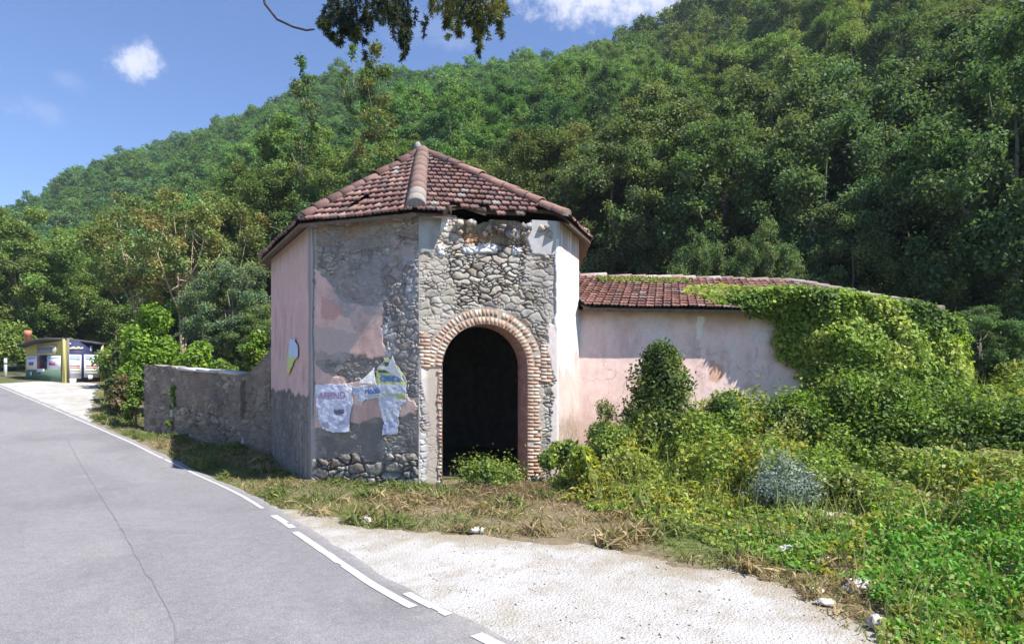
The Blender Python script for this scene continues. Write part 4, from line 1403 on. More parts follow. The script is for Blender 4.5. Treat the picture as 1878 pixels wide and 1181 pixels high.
for k, (px_, py_, r_, lab, cat, hh) in enumerate(LIT):
    g = ground_at(px_, py_ + 6)
    n_ = 14; V_ = []; 
    rr = np.random.default_rng(700 + k)
    uu, vv_ = np.meshgrid(np.linspace(0, 2 * np.pi, n_, endpoint=False), np.linspace(.08, .98, 8))
    rad = r_ * np.sin(vv_ * np.pi / 2) ** .7 * (1 + .35 * (vn(uu * 2.2, vv_ * 3, k) - .5) * 2)
    hz = hh * np.cos(vv_ * np.pi / 2) ** .6 * (1 + .9 * (vn(uu * 2, vv_ * 5, k + 9) - .5))
    Z_ = gz1(*g) + .03 + hz + (rr.random(hz.shape) - .5) * hh * .25
    V_ = np.stack([g[0] + rad * np.cos(uu) * (1.25 if k % 2 else 1), g[1] + rad * np.sin(uu) * .8, Z_], -1).reshape(-1, 3)
    Q_ = [[i * n_ + j, i * n_ + (j + 1) % n_, (i + 1) * n_ + (j + 1) % n_, (i + 1) * n_ + j] for i in range(7) for j in range(n_)]
    mb = MB(); mb.add(np.vstack([V_, [g[0], g[1], gz1(*g) + .03 + hh]]), Q_, [[(j + 1) % n_, j, 8 * n_] for j in range(n_)], col=(mixc(np.full((8 * n_ + 1, 3), .56), (.34, .29, .22), ss(.45, .7, rr.random(8 * n_ + 1)))) if cat == 'litter' else (.50, .48, .45))
    o = mb.build('litter_scrap' if cat == 'litter' else 'pale_stone', M['litter'] if cat == 'litter' else M['wall'])
    tag(o, lab, cat, 'scraps along the gravel edge')
# ---------------------------------------------------------------- leaves
def leaf_quads(P, N, size, rng, aspect=.55, along=None):
    """diamond leaves at P with normals N; returns verts (4n,3), quads"""
    n = len(P)
    N = N / (np.linalg.norm(N, axis=1)[:, None] + 1e-9)
    R = rng.normal(size=(n, 3)) if along is None else along
    a = R - N * np.sum(R * N, axis=1)[:, None]
    a /= np.linalg.norm(a, axis=1)[:, None] + 1e-9
    b = np.cross(N, a)
    s = np.broadcast_to(size, (n,))[:, None] * .5
    fold = N * s * .25
    V = np.stack([P - a * s, P + b * s * aspect + fold, P + a * s, P - b * s * aspect + fold], 1).reshape(-1, 3)
    Q = np.arange(4 * n).reshape(n, 4)
    return V, Q


def sphere_pts(n, rng):
    v = rng.normal(size=(n, 3))
    return v / np.linalg.norm(v, axis=1)[:, None]


def crown(rng, clumps, per, leaf, col, colv=.25, flat=.8, nrm_out=.6, hole=0.0, second=None, aspect=.55):
    """clumps: list of (centre, radius)."""
    VV, QQ, CC = [], [], []; off = 0
    for (c, r) in clumps:
        k = int(per * (r ** 2))
        if k < 3: k = 3
        d = sphere_pts(k, rng)
        rad = r * rng.random(k) ** .42 * (1 + .25 * rng.normal(size=k))
        P = np.asarray(c) + d * rad[:, None] * np.array([1, 1, flat])
        N = d * nrm_out * .5 + rng.normal(size=(k, 3)) * .55 + np.array([0, 0, .55])
        V, Q = leaf_quads(P, N, leaf * rng.uniform(.65, 1.3, k), rng, aspect)
        cl = np.asarray(col, float) * rng.uniform(1 - colv, 1 + colv) * rng.uniform([.9, .95, .9], [1.15, 1.05, 1.1])
        if second is not None and rng.random() < second[1]:
            cl = np.asarray(second[0], float) * rng.uniform(.85, 1.2)
        lc = cl[None] * rng.uniform(.7, 1.35, (k, 1)) * np.array([1, 1, 1]) + rng.normal(0, .006, (k, 3))
        VV.append(V); QQ.append(Q + off); CC.append(np.repeat(np.clip(lc, .005, 1), 4, axis=0)); off += len(V)
    return np.concatenate(VV), np.concatenate(QQ), np.concatenate(CC)


def tree_parts(seed, H, R, base=.3, nclump=40, per=900, leaf=.22, col=(.07, .10, .03), trunk_r=.16, shape='round', sparse=0.0, second=None, bark=(.20, .17, .13), limbs=9, clump_r=.30, stems=1):
    """unit: metres, origin at the trunk foot"""
    rng = np.random.default_rng(seed)
    cz = H * (base + 1) / 2; hz = H * (1 - base) / 2
    cl = []
    for k in range(nclump):
        d = sphere_pts(1, rng)[0]; rr = rng.uniform(.45, 1) ** .6
        if shape == 'round':
            p = np.array([d[0] * R * rr, d[1] * R * rr, cz + d[2] * hz * rr])
        elif shape == 'cone':
            t = rng.random() ** 1.2; a = rng.uniform(0, 6.283); q = R * (1 - t) ** .8 * rng.uniform(.5, 1)
            p = np.array([math.cos(a) * q, math.sin(a) * q, H * base + t * H * (1 - base)])
        else:  # tall
            t = rng.random(); a = rng.uniform(0, 6.283); q = R * math.sin(math.pi * min(t * .9 + .12, 1)) ** .7 * rng.uniform(.3, 1)
            p = np.array([math.cos(a) * q, math.sin(a) * q, H * base + t * H * (1 - base)])
        r = R * clump_r * rng.uniform(.65, 1.35)
        if rng.random() > sparse: cl.append((p, r))
    V, Q, C = crown(rng, cl, per, leaf, col, second=second)
    tb = MB()
    for s_ in range(stems):
        a0 = rng.uniform(0, 6.28); sp = 0 if stems == 1 else R * .45
        top = np.array([math.cos(a0) * sp + rng.normal(0, R * .08), math.sin(a0) * sp + rng.normal(0, R * .08), H * .86])
        n = 9; t = np.linspace(0, 1, n)
        path = np.stack([top[0] * t ** 1.3, top[1] * t ** 1.3, top[2] * t], -1) + np.r_[[[0, 0, -.4]], rng.normal(0, trunk_r * .35, (n - 1, 3))]
        tb.tube(path, trunk_r * (1.15 - t * .95) / (1 if stems == 1 else 1.4), 7, bark)
        for k in range(limbs // stems):
            c = cl[rng.integers(len(cl))][0]
            i0 = rng.uniform(.25, .8) if shape != 'tall' else float(np.clip(c[2] / (H * .86) - rng.uniform(.05, .14), .2, .93)); st = np.array([np.interp(i0, t, path[:, j]) for j in range(3)])
            mid = (st + c) / 2 + np.array([0, 0, (-.03 * H) if shape != 'tall' else -.15]) + rng.normal(0, .1, 3)
            tb.tube([st, mid, c], [trunk_r * (1 - i0) * .7 + .02, trunk_r * (1 - i0) * .45 + .015, .012], 5, bark)
    return (V, Q, C), tb


def tree_mesh(seed, **kw):
    (V, Q, C), tb = tree_parts(seed, **kw)
    cm = npmesh('crown', V, Q, C); cm.materials.append(M['leaf'])
    tv, tf, tc_ = tb.arrays()
    tm = npmesh('trunk', tv, tf, tc_, True); tm.materials.append(M['bark'])
    return cm, tm


def place_tree(name, meshes, x, y, z, s, rz, tint, label, cat='tree', group=None, sz=1.0):
    e = empty(name, (x, y, z)); e.scale = (s, s, s * sz); e.rotation_euler = (0, 0, rz)
    tag(e, label, cat, group)
    for nm, me in zip(('crown', 'trunk'), meshes):
        if me is None: continue
        o = bpy.data.objects.new(nm, me); COL.objects.link(o); o.parent = e
        if nm == 'crown': o.color = (*tint, 1)
    return e


rng = np.random.default_rng(2024)
G_HILL = (.138, .19, .074); G_DARK = (.050, .078, .024); G_LITE = (.10, .15, .03)
# prototypes: far (wood on the slope), mid, near
far = [tree_mesh(900 + k, H=8, R=2.9 + .3 * (k % 3), base=.12, nclump=80, per=70, leaf=.46, col=G_HILL, trunk_r=.16, limbs=4, clump_r=.23) for k in range(5)]
midp = [tree_mesh(920 + k, H=9.5, R=3.2 + .4 * (k % 3), base=.10, nclump=130, per=430, leaf=.235, col=G_HILL, trunk_r=.18, limbs=8, clump_r=.17) for k in range(5)]
nearp = [tree_mesh(940 + k, H=11, R=3.8 + .4 * (k % 3), base=.08, nclump=180, per=1000, leaf=.18, col=(.122, .172, .074), trunk_r=.20, limbs=16, clump_r=.145) for k in range(5)]

# ---- trees one can single out
NEAR = [
    # px, depth, top py, R scale, tint, label
    (-20, 44, 410, 1.0, (1.3, 1.35, .9), 'dark green broadleaf tree cut off by the left edge of the picture'),
    (38, 41, 385, .95, (1.35, 1.4, .9), 'tall green tree rising behind the poster kiosk on the left'),
    (95, 44, 470, .75, (1.35, 1.45, 1.0), 'lower rounded green tree just behind the kiosk roof'),
    (150, 48, 480, .8, (1.4, 1.5, 1.6), 'greyish green willowy tree between the kiosk and the bright shrub'),
    (215, 47, 440, .8, (1.2, 1.35, .9), 'mid green tree behind the bright shrub'),
    (425, 31, 470, .55, (1.2, 1.25, 1.5), 'silvery green willowy tree behind the boundary wall'),
    (480, 30, 560, .42, (1.1, 1.2, .9), 'small green tree tucked against the shaded side of the tower'),
    (500, 40, 300, .85, (1.15, 1.2, .8), 'light green tree behind the left end of the tower roof'),
    (560, 44, 215, 1.0, (1.15, 1.3, .85), 'tall yellowish green tree above the left slope of the tower roof'),
    (640, 42, 290, .85, (1.2, 1.25, .9), 'green tree close behind the apex of the tower roof'),
    (760, 50, 250, .8, (1.1, 1.15, .8), 'mid green tree right behind the tower roof apex'),
    (905, 42, 285, .8, (1.15, 1.05, .9), 'olive green tree behind the right slope of the tower roof'),
    (1010, 36, 235, .85, (1.1, 1.0, .8), 'olive green tree over the right end of the tower roof'),
    (1120, 31, 255, .78, (1.0, 1.0, .95), 'dense green tree directly behind the gap between tower and wing'),
    (1210, 34, 165, 1.0, (1.1, 1.05, .95), 'tall olive tree above the left part of the wing roof'),
    (1330, 29, 195, .9, (1.0, 1.05, .95), 'broad green tree above the middle of the wing roof'),
    (1420, 34, 120, 1.05, (1.0, 1.0, 1.0), 'tall dark green tree above the ivy covered roof'),
    (1500, 27, 215, .8, (.95, 1.05, 1.05), 'bluish green tree close behind the ivy covered roof'),
    (1610, 29, 110, 1.0, (.9, 1.0, 1.0), 'tall shady tree right of the ivy covered roof'),
    (1690, 23, 250, .72, (.85, 1.0, 1.0), 'dark green tree with a visible trunk behind the end of the wing'),
    (1760, 28, 40, 1.1, (.85, .95, .95), 'very tall dark tree near the right edge of the picture'),
    (1860, 20, 120, .8, (.85, 1.0, .95), 'dark leafy tree cut off by the right edge of the picture'),
    (1950, 24, 10, 1.1, (.85, .95, .9), 'tall dark tree whose branches enter at the upper right edge'),
    (1560, 22.5, 390, .45, (.95, 1.1, 1.0), 'small pale leaved tree in front of the dark wood behind the wing'),
    (1400, 23.0, 405, .36, (1.0, 1.1, 1.0), 'small leafy tree showing just over the wing ridge'),
    (1275, 22.8, 420, .32, (1.0, 1.1, 1.0), 'small bushy tree showing over the left half of the wing ridge'),
    (1800, 16.5, 560, .26, (.9, 1.05, 1.0), 'small tree in the shade at the right end of the ivy'),
]
used_xy = []
for k, (px_, D, top, Rs, tint, lab) in enumerate(NEAR):
    x = (px_ - 939) / FPX * D; z = gz1(x, D)
    H_ = CAMH + (HORIZON - top) / FPX * D - z
    s = 1.05 * Rs; szz = H_ / (11 * s) * 1.0
    pr = nearp[k % 5]
    place_tree('broadleaf_tree', pr, x, D, z - .1, s, rng.uniform(0, 6.28), tint, lab, 'tree', 'trees standing behind the building', sz=max(.6, szz))
    used_xy.append((x, D, 3.8 * s))

# yellowing thin trees with pale trunks, left of the tower
for k, (px_, D, top, R_, lab) in enumerate([(262, 36, 352, 2.9, 'thin yellowing tree with pale trunks, leftmost of the three behind the bright shrub'),
                                          (335, 33, 345, 2.5, 'thin rusty yellow tree with several pale stems, middle of the three'),
                                          (415, 37, 360, 3.0, 'thin yellowing tree nearest the tower, with bare pale branches')]):
    x = (px_ - 939) / FPX * D; z = gz1(x, D); H_ = CAMH + (HORIZON - top) / FPX * D - z
    me = tree_mesh(960 + k, H=H_, R=R_, base=.36, nclump=120, per=620, leaf=.17, col=(.19, .24, .08), trunk_r=.085, limbs=26, clump_r=.17, sparse=.1, second=((.27, .23, .09), .16), bark=(.42, .32, .22), stems=3)
    place_tree('yellowing_tree', me, x, D, z, 1, k * 1.9 + .4, (1, 1, 1), lab, 'tree', 'yellowing trees behind the wall')
    used_xy.append((x, D, 2.2))
# tall wispy trees over the roof and on the skyline
for k, (px_, D, top, R_, base, nc, tint, lab) in enumerate([(688, 36, 85, 1.7, .30, 105, (1.0, 1.15, .9), 'tall wispy thin tree with a pale trunk standing above the tower roof'),
                                                (553, 38, 110, 1.0, .45, 34, (.6, .85, .7), 'slender sparse tree poking above the hill skyline left of the tower'),
                                                (648, 37, 75, .9, .45, 30, (.9, 1.15, .9), 'slender wispy tree just left of the tallest thin tree')]):
    x = (px_ - 939) / FPX * D; z = gz1(x, D); H_ = CAMH + (HORIZON - top) / FPX * D - z
    me = tree_mesh(980 + k, H=H_, R=R_, base=base, nclump=nc, per=520, leaf=.19, col=(.13, .17, .065), trunk_r=.055, limbs=12, clump_r=.24 if R_ > 1 else .34, shape='tall', second=((.20, .17, .07), .2), bark=(.26, .22, .17))
    place_tree('wispy_tree', me, x, D, z, 1, k * 2.1, tint, lab, 'tree', 'thin trees above the tower')

# ---- the wood on the hillside: jittered grid in world space, kept where the camera could see it
cand = []
step = 4.5
for gy_ in np.arange(24, 262, step):
    for gx_ in np.arange(-230, 190, step):
        x = gx_ + rng.uniform(-.42, .42) * step; y = gy_ + rng.uniform(-.42, .42) * step
        yf = np.interp(x, FOOT_X, FOOT_Y); yr = np.interp(x, RIDGE_X, RIDGE_Y)
        if y < yf + 3 or y > yr + 9: continue
        if abs(x / y) > .93 or y < 30: continue
        cand.append((x, y))
cand = np.array(cand)
D_ = np.hypot(cand[:, 0], cand[:, 1])
ok = np.ones(len(cand), bool)
for (x, y, r) in used_xy:
    ok &= np.hypot(cand[:, 0] - x, cand[:, 1] - y) > r * .8
cand = cand[ok]; D_ = D_[ok]
zz = gz(cand[:, 0], cand[:, 1])
# hidden by the hill above them? keep those whose top is in the frame and not far below nearer ones
pyt = HORIZON - FPX * (zz + 8 - CAMH) / cand[:, 1]
keep = (pyt > -120)
cand = cand[keep]; D_ = D_[keep]; zz = zz[keep]
o_ = np.argsort(D_); cand = cand[o_]; zz = zz[o_]; D_ = D_[o_]
NI = 285
tones = [(1.0, 1.0, 1.0), (1.15, 1.15, .8), (.78, .9, .95), (1.08, 1.02, .9), (.95, 1.12, .85), (1.22, 1.2, .95), (.7, .84, .85), (1.05, 1.15, .85), (1.15, 1.25, 1.15)]


def tint_at(x, y):
    a = float(vn(np.array([x / 14]), np.array([y / 14]), 88)[0]); t = np.array(tones[rng.integers(len(tones))]) * (.78 + .5 * a)
    r = ss(5, 35, x)          # right flank is duller olive, left flank bluer green
    return t * (np.array([1.02, .96, .88]) * r + np.array([.82, 1.04, .98]) * (1 - r))


for k in range(min(NI, len(cand))):
    x, y = cand[k]
    e = place_tree('hillside_tree', midp[rng.integers(5)], x, y, zz[k] - .5, rng.uniform(.66, 1.0), rng.uniform(0, 6.28), tuple(tint_at(x, y)), 'leafy green tree in the dense wood covering the lower hillside', 'tree', 'trees of the lower hillside wood', sz=rng.uniform(.8, 1.15))
# the rest reads as one mass
arr = []
for cm, tm in far:
    n = len(cm.vertices); a = np.empty(n * 3, np.float32); cm.vertices.foreach_get('co', a)
    c = np.empty(n * 4, np.float32); cm.color_attributes['Col'].data.foreach_get('color', c)
    arr.append((a.reshape(-1, 3), c.reshape(-1, 4)[:, :3]))
VV, CC = [], []
for k in range(NI, len(cand)):
    x, y = cand[k]; a, c = arr[rng.integers(5)]
    s = rng.uniform(.58, .92); q = rng.uniform(0, 6.28); cs, sn = math.cos(q), math.sin(q)
    P = a @ np.array([[cs, sn, 0], [-sn, cs, 0], [0, 0, 1]]) * np.array([s, s, s * rng.uniform(.75, 1.15)])
    VV.append(P + np.array([x, y, zz[k] - .6])); CC.append(c * tint_at(x, y))
VV = np.concatenate(VV).astype(np.float32); CC = np.concatenate(CC)
wood = link('hillside_wood', npmesh('hillside_wood', VV, np.arange(len(VV)).reshape(-1, 4), CC), M['leaf'])
tag(wood, 'far dense green wood covering the upper hillside up to the skyline', None, None, 'stuff')
print('trees', len(cand), 'far quads', len(VV) // 4)
for cm, tm in far:
    bpy.data.meshes.remove(cm); bpy.data.meshes.remove(tm)
# ---------------------------------------------------------------- creeper on the wing
def mass(name, P, N, size, cols, rng, aspect=.6, mat=None, parent=None, along=None):
    V, Q = leaf_quads(P, N, size, rng, aspect, along)
    return link(name, npmesh(name, V, Q, np.repeat(np.clip(cols, .004, 1), 4, axis=0)), mat or M['leaf'], parent)


def greens(n, x, y, rng, pal, sc=1.2, seed=0, var=.3):
    pal = np.asarray(pal, float)
    f = fbm(x * sc, y * sc, 900 + seed, 3)
    f = np.clip((f - .25) / .5 + rng.normal(0, .16, n), 0, .999)
    return pal[(f * len(pal)).astype(int)] * rng.uniform(1 - var, 1 + var, (n, 1))


rng = np.random.default_rng(77)
IVP = [(.10, .17, .045), (.16, .25, .05), (.22, .32, .055), (.29, .39, .07), (.18, .28, .05), (.36, .42, .10)]
n = 190000
AE = 8.0                                                       # where the creeper starts to wrap round the end
a = rng.uniform(2.2, AE + 2.1, n); q = rng.uniform(-3.1, 3.2, n)       # along the wing; down the roof (negative) and wall (positive)
lim = np.interp(q, [-3.1, -2.5, -1.8, -1.0, -.3, 0, .4, .9, 1.6, 2.2, 3.2], [4.6, 3.4, 2.9, 3.0, 3.2, 3.7, 4.4, 4.75, 5.3, 5.2, 4.6])
lim = lim + (fbm(q * 2.2, a * .8, 41, 4, .65) - .5) * 1.3
top_lim = np.interp(a, [2, 3.2, 3.8, 5, 6.5, 8, 9.0, 10.2], [-1.0, -2.0, -2.3, -1.9, -1.6, -1.4, -1.2, -1.1]) + (fbm(a * 2.2, a * 0, 42, 3) - .5) * .9
ins = (a > lim) & (q > top_lim) & (rng.random(n) < .25 + .75 * ss(0, .5, a - lim))
a = a[ins]; q = q[ins]; lim_ = lim[ins]; n = len(a)
upw_ = (R0 - E0) / np.linalg.norm(R0 - E0)
nr = np.cross([AD[0], AD[1], 0], upw_); nr = nr if nr[2] > 0 else -nr
fr = np.array([-bk[0], -bk[1], 0]); A3 = np.array([AD[0], AD[1], 0]); K_ = np.array([0, 0, 1.])
w_ = ss(-1.3, 1.1, q)[:, None]
nb = nr[None] * (1 - w_) + fr[None] * w_ + K_[None] * .35 * np.exp(-((q[:, None]) / .8) ** 2)
nb /= np.linalg.norm(nb, axis=1)[:, None]
inside = ss(0, 1.5, a - lim_)
prof_q = np.interp(q, [-3, -2, -1, 0, 1, 2, 3.2], [.03, .06, .15, .62, .95, 1.0, 1.1])
lumpy = .35 + .95 * fbm(a * 1.0, q * 1.0, 43, 3) + .55 * (fbm(a * 3.2, q * 3.2, 44, 3) - .5)
bulge = .06 + prof_q * inside * np.clip(lumpy, .1, 2)
depth = bulge * rng.random(n) ** .4
base = np.where((q < 0)[:, None], E0[None] + np.outer(-np.clip(q, -9, 0), upw_), E0[None] + np.outer(-np.clip(q, 0, 9), K_) - fr[None] * (.30 * (1 - inside * .6) * ss(0, .5, q))[:, None])
psi = np.clip((a - AE) / 1.25, 0, 1.6)
al_ = np.where(a < AE, a, AE + 1.25 * np.sin(psi)); bkw = 1.25 * (1 - np.cos(psi)); drop = (.75 + .35 * np.clip(-q, 0, 2)) * (1 - np.cos(psi)) + .16 * np.clip(a - 6, 0, 3)
nb = nb * np.cos(psi)[:, None] + A3[None] * np.sin(psi)[:, None]
P = base + np.outer(al_, A3) - np.outer(bkw, fr) - np.outer(np.where(q < .8, drop, drop * .6), K_) + nb * depth[:, None] + rng.normal(0, .035, (n, 3))
gzp = gz(P[:, 0], P[:, 1]); P[:, 2] = np.maximum(P[:, 2], gzp + .05)
Nn = nb * .8 + rng.normal(0, .55, (n, 3)) + [0, 0, .25]
cols = greens(n, a, q, rng, IVP, 1.3, 1)
dry = ((q < -.4) & (rng.random(n) < np.clip(.5 - (a - 3) * .13, 0, .55)))
cols[dry] = np.array((.32, .31, .12)) * rng.uniform(.7, 1.2, (dry.sum(), 1))
iv = mass('ivy', P, Nn, .10 * rng.uniform(.55, 1.35, n), cols, rng, .72)
tag(iv, 'thick bright green creeper smothering the right half of the pink wing and its roof', 'creeper')
# hanging strands on the bare part of the roof
n = 2600
a = rng.uniform(1.1, 3.6, n); q = -2.9 + rng.normal(0, .13, n) + .35 * np.abs(fbm(a * 3, a * 0, 45, 2) - .5)
P = E0[None] + np.outer(a, [AD[0], AD[1], 0]) + np.outer(-q, upw_) + nr[None] * rng.uniform(.02, .14, (n, 1))
o = mass('roof_grass', P, rng.normal(size=(n, 3)) + [0, 0, .6], .10, greens(n, a, q, rng, [(.24, .28, .08), (.32, .31, .13), (.16, .22, .05)], 2, 3), rng, .4)
tag(o, 'fringe of yellowish grass growing along the wing ridge near the tower', None, None, 'stuff')


def bush(name, px, py, D, H, R, n, leaf, pal, label, cat='bush', shape='round', mat=None, seed=0, aspect=.6, lumps=14, stems=5, group=None, loose=.0, upright=.4):
    r = np.random.default_rng(3000 + seed)
    if D is None: D = ground_at(px, py)[1]
    x = (px - 939) / FPX * D; z0 = gz1(x, D)
    C = []
    for k in range(lumps):
        t = r.random(); an = r.uniform(0, 6.283)
        if shape == 'cone': rr = R * (1 - t) ** .75; c = (math.cos(an) * rr * r.uniform(.3, .8), math.sin(an) * rr * r.uniform(.3, .8), .08 * H + t * H * .82); sr = R * (.30 + .24 * (1 - t))
        else:
            el = r.uniform(.05, 1.5); rr = R * math.cos(el) * r.uniform(.4, .85); c = (math.cos(an) * rr, math.sin(an) * rr, H * (.12 + .72 * math.sin(el) * r.uniform(.6, 1))); sr = R * r.uniform(.24, .40)
        C.append((c, sr))
    idx = r.integers(0, lumps, n)
    cc = np.array([c for c, _ in C])[idx]; sr = np.array([s for _, s in C])[idx]
    d = sphere_pts(n, r); P = cc + d * (sr * r.random(n) ** .4 * (1 + loose * np.abs(r.normal(size=n))))[:, None]
    P[:, 2] = np.clip(P[:, 2], .02, None)
    N = d * .5 + r.normal(size=(n, 3)) * .5 + [0, 0, upright]
    cols = greens(n, P[:, 0] * 2 + 5, P[:, 2] * 2 + 9, r, pal, 1.5 / max(R, .3), seed)
    e = empty(name, (x, D, z0)); tag(e, label, cat, group)
    V, Q = leaf_quads(P, N, leaf * r.uniform(.6, 1.3, n), r, aspect)
    me = npmesh('foliage', V, Q, np.repeat(cols, 4, axis=0)); me.materials.append(mat or M['leaf'])
    o = bpy.data.objects.new('foliage', me); COL.objects.link(o); o.parent = e
    tb = MB()
    for k in range(stems):
        c = C[r.integers(lumps)][0]
        tb.tube([(r.normal(0, .05), r.normal(0, .05), -.1), (c[0] * .4, c[1] * .4, c[2] * .5), c], [.022, .014, .005], 5, (.16, .12, .08))
    v, f, c_ = tb.arrays(); m2 = npmesh('stem', v, f, c_, True); m2.materials.append(M['bark'])
    o = bpy.data.objects.new('stem', m2); COL.objects.link(o); o.parent = e
    return e


MIDG = [(.09, .15, .04), (.13, .20, .045), (.18, .25, .055), (.23, .30, .065)]
BRI = [(.12, .21, .03), (.17, .29, .035), (.22, .34, .04), (.13, .23, .035)]
bush('wall_bush', 1212, 830, 13.1, 2.05, 1.02, 15000, .085, [(.06, .10, .03), (.09, .14, .035), (.13, .18, .05), (.17, .22, .06)], 'tall pointed leafy bush against the sunlit pink wall', 'bush', 'cone', seed=1, loose=.2, lumps=44)
bush('bluish_bush', 1435, 935, None, 1.0, .62, 5200, .055, [(.20, .26, .24), (.26, .32, .31), (.15, .20, .17), (.32, .38, .38)], 'round silvery blue bush in the middle of the weeds', 'bush', mat=M['leaf_pale'], seed=2, aspect=.35, lumps=18, loose=.5)
bush('dark_bush', 1548, 930, None, .55, .42, 2600, .06, [(.035, .06, .02), (.05, .09, .025), (.08, .12, .03)], 'low dark green bush right of the silvery bush', 'bush', seed=3)
bush('yellow_sapling', 1068, 892, 11.0, .95, .42, 1500, .10, [(.30, .34, .04), (.40, .40, .05), (.22, .30, .05)], 'yellow leaved sapling beside the right jamb of the doorway', 'sapling', seed=4, loose=.3)
bush('bramble', 895, 885, 11.5, .50, .72, 4200, .06, MIDG + [(.20, .26, .06)], 'green bramble growing in the open doorway', 'bush', seed=5, loose=.6)
bush('bramble', 1030, 880, 11.9, .95, .5, 4200, .075, MIDG, 'green bush hiding the foot of the right tower corner', 'bush', seed=6, loose=.2)
bush('bramble', 1120, 860, 12.0, 1.05, .7, 5200, .075, MIDG + [(.22, .27, .06)], 'leafy bush between the doorway and the pointed bush', 'bush', seed=7, loose=.25)
bush('tall_weed', 1108, 800, 13.1, 1.35, .38, 1300, .075, [(.22, .24, .10), (.17, .22, .07), (.28, .27, .12)], 'thin pale weed standing against the sunlit pink wall left of the pointed bush', 'weed', seed=8, loose=.6, shape='cone')
bush('bramble', 1330, 850, 13.0, 1.0, .6, 4200, .08, MIDG, 'small leafy bush right of the pointed bush at the foot of the wall', 'bush', seed=9, loose=.3)
bush('bright_shrub', 283, 690, 22.0, 4.3, 1.35, 15000, .15, BRI, 'large bright green round shrub above the far end of the rubble wall', 'shrub', seed=10, lumps=40)
bush('bright_shrub', 362, 690, 20.6, 3.1, 1.0, 7500, .13, BRI, 'smaller bright green shrub just behind the pale coping slabs', 'shrub', seed=11, lumps=20)
bush('creeper_shrub', 470, 690, 19.4, 3.6, .8, 7500, .12, BRI + MIDG, 'bright green creeper climbing between the rubble wall and the tower side', 'shrub', seed=12, lumps=22, shape='cone')
bush('creeper_shrub', 410, 690, 20.5, 2.7, .9, 6000, .12, MIDG + BRI, 'green shrub standing midway behind the rubble wall', 'shrub', seed=13, lumps=20)
bush('dry_bush', 226, 720, 20.2, 1.7, .5, 3500, .10, [(.16, .13, .07), (.10, .11, .04), (.22, .17, .09)], 'brownish dry bush at the far end of the rubble wall', 'bush', seed=14, loose=.3)
bush('creeper_tangle', 224, 690, 24.5, 2.6, .72, 5000, .13, [(.06, .09, .03), (.09, .13, .04), (.12, .16, .05)], 'dark tangle of creeper in the gap between the kiosk and the rubble wall', 'shrub', seed=18, lumps=24, loose=.3)
bush('wall_weed', 249, 700, 19.3, 2.35, .36, 1800, .11, MIDG + BRI, 'green growth draped over the free end of the rubble wall', 'weed', seed=19, lumps=14, loose=.3)
bush('wall_weed', 318, 690, 18.35, 1.95, .22, 700, .10, BRI, 'green tuft hanging over the top of the rubble wall', 'weed', seed=15, lumps=8)
bush('shade_shrub', 240, 640, 29.0, 3.2, 1.5, 9000, .16, MIDG, 'mid green shrub behind the bright shrub and beside the kiosk', 'shrub', seed=16, lumps=30)
bush('shade_shrub', 20, 670, 38.0, 3.2, 2.2, 7000, .2, MIDG, 'low green thicket left of the kiosk behind the white post', 'shrub', seed=17, lumps=26)
for k, (px_, py_, D, H_, R_) in enumerate(((1460, 800, 12.4, 1.2, .8), (1560, 790, 12.2, 1.5, .95), (1660, 780, 12.0, 1.5, .95), (1770, 790, 11.6, 1.3, 1.0), (1880, 800, 11.2, 1.3, 1.0))):
    lab = ['leafy green bush under the lower left edge of the creeper', 'leafy green bush directly under the middle of the creeper', 'leafy green bush under the right half of the creeper',
           'leafy bush below the right end of the creeper', 'leafy bush at the right edge of the picture below the dark trees'][k]
    bush('weedy_bush', px_, py_, D, H_, R_, 8000, .085, MIDG + BRI[:2], lab, 'bush', seed=20 + k, loose=.75, lumps=18, group='bushes below the creeper')

# ---------------------------------------------------------------- undergrowth: leaves and stalks over the slope
WEED = [ground_at(*p) for p in ((1012, 872), (1050, 928), (1180, 962), (1300, 985), (1450, 1030), (1560, 1085), (1640, 1185))]
WEED += [np.array([3.0, 3.6]), np.array([9, 3.6]), np.array([22, 12]), np.array([22, 22]), np.array([11.5, 22]), np.array([11.2, 14.6]), np.array([1.7, 13.3]), np.array([1.05, 12.4])]
n = 560000
x = rng.uniform(.4, 22, n); y = 3.6 + 18 * rng.random(n) ** 1.35
wx = x + (fbm(x * 1.1, y * 1.1, 61, 3) - .5) * 1.0; wy = y + (fbm(x * 1.1, y * 1.1, 62, 3) - .5) * 1.0
ok = inpoly(wx, wy, WEED) & (np.abs(x / y) < .95)
x, y = x[ok], y[ok]; n = len(x)
lump = fbm(x * 1.5, y * 1.5, 63, 4); big_ = fbm(x * .55, y * .55, 64, 2)
hh = (.10 + .62 * ss(.3, .75, lump) * (.5 + big_)) * np.interp(y, [4, 6, 9, 13], [.75, .75, 1, 1.35])
bw = gpoly  # keep low beside the gravel
dist = np.min(np.stack([np.hypot(x - p[0], y - p[1]) for p in resample(np.array(WEED[:7]), .3)]), 0)
hh = hh * (.25 + .75 * ss(0, 1.6, dist))
BB = ground_at(1435, 935)
fr_ = np.exp(-((x - BB[0] * .93) / .75) ** 2) * ss(BB[1] + .3, BB[1] - .4, y) * ss(BB[1] - 2.6, BB[1] - 1.6, y)
hh = hh * (1 - .8 * fr_)
z = gz(x, y) + hh * rng.random(n) ** .5
P = np.stack([x, y, z], -1)
U1 = [(.23, .28, .065), (.15, .22, .045), (.20, .29, .05), (.10, .16, .035), (.25, .33, .07), (.17, .26, .05), (.27, .28, .10)]
cols = greens(n, x, y, rng, U1, .75, 5, .35)
cols *= 1.12
yl = rng.random(n) < .38 * ss(4.2, 2.5, x) * ss(7.5, 9, y)
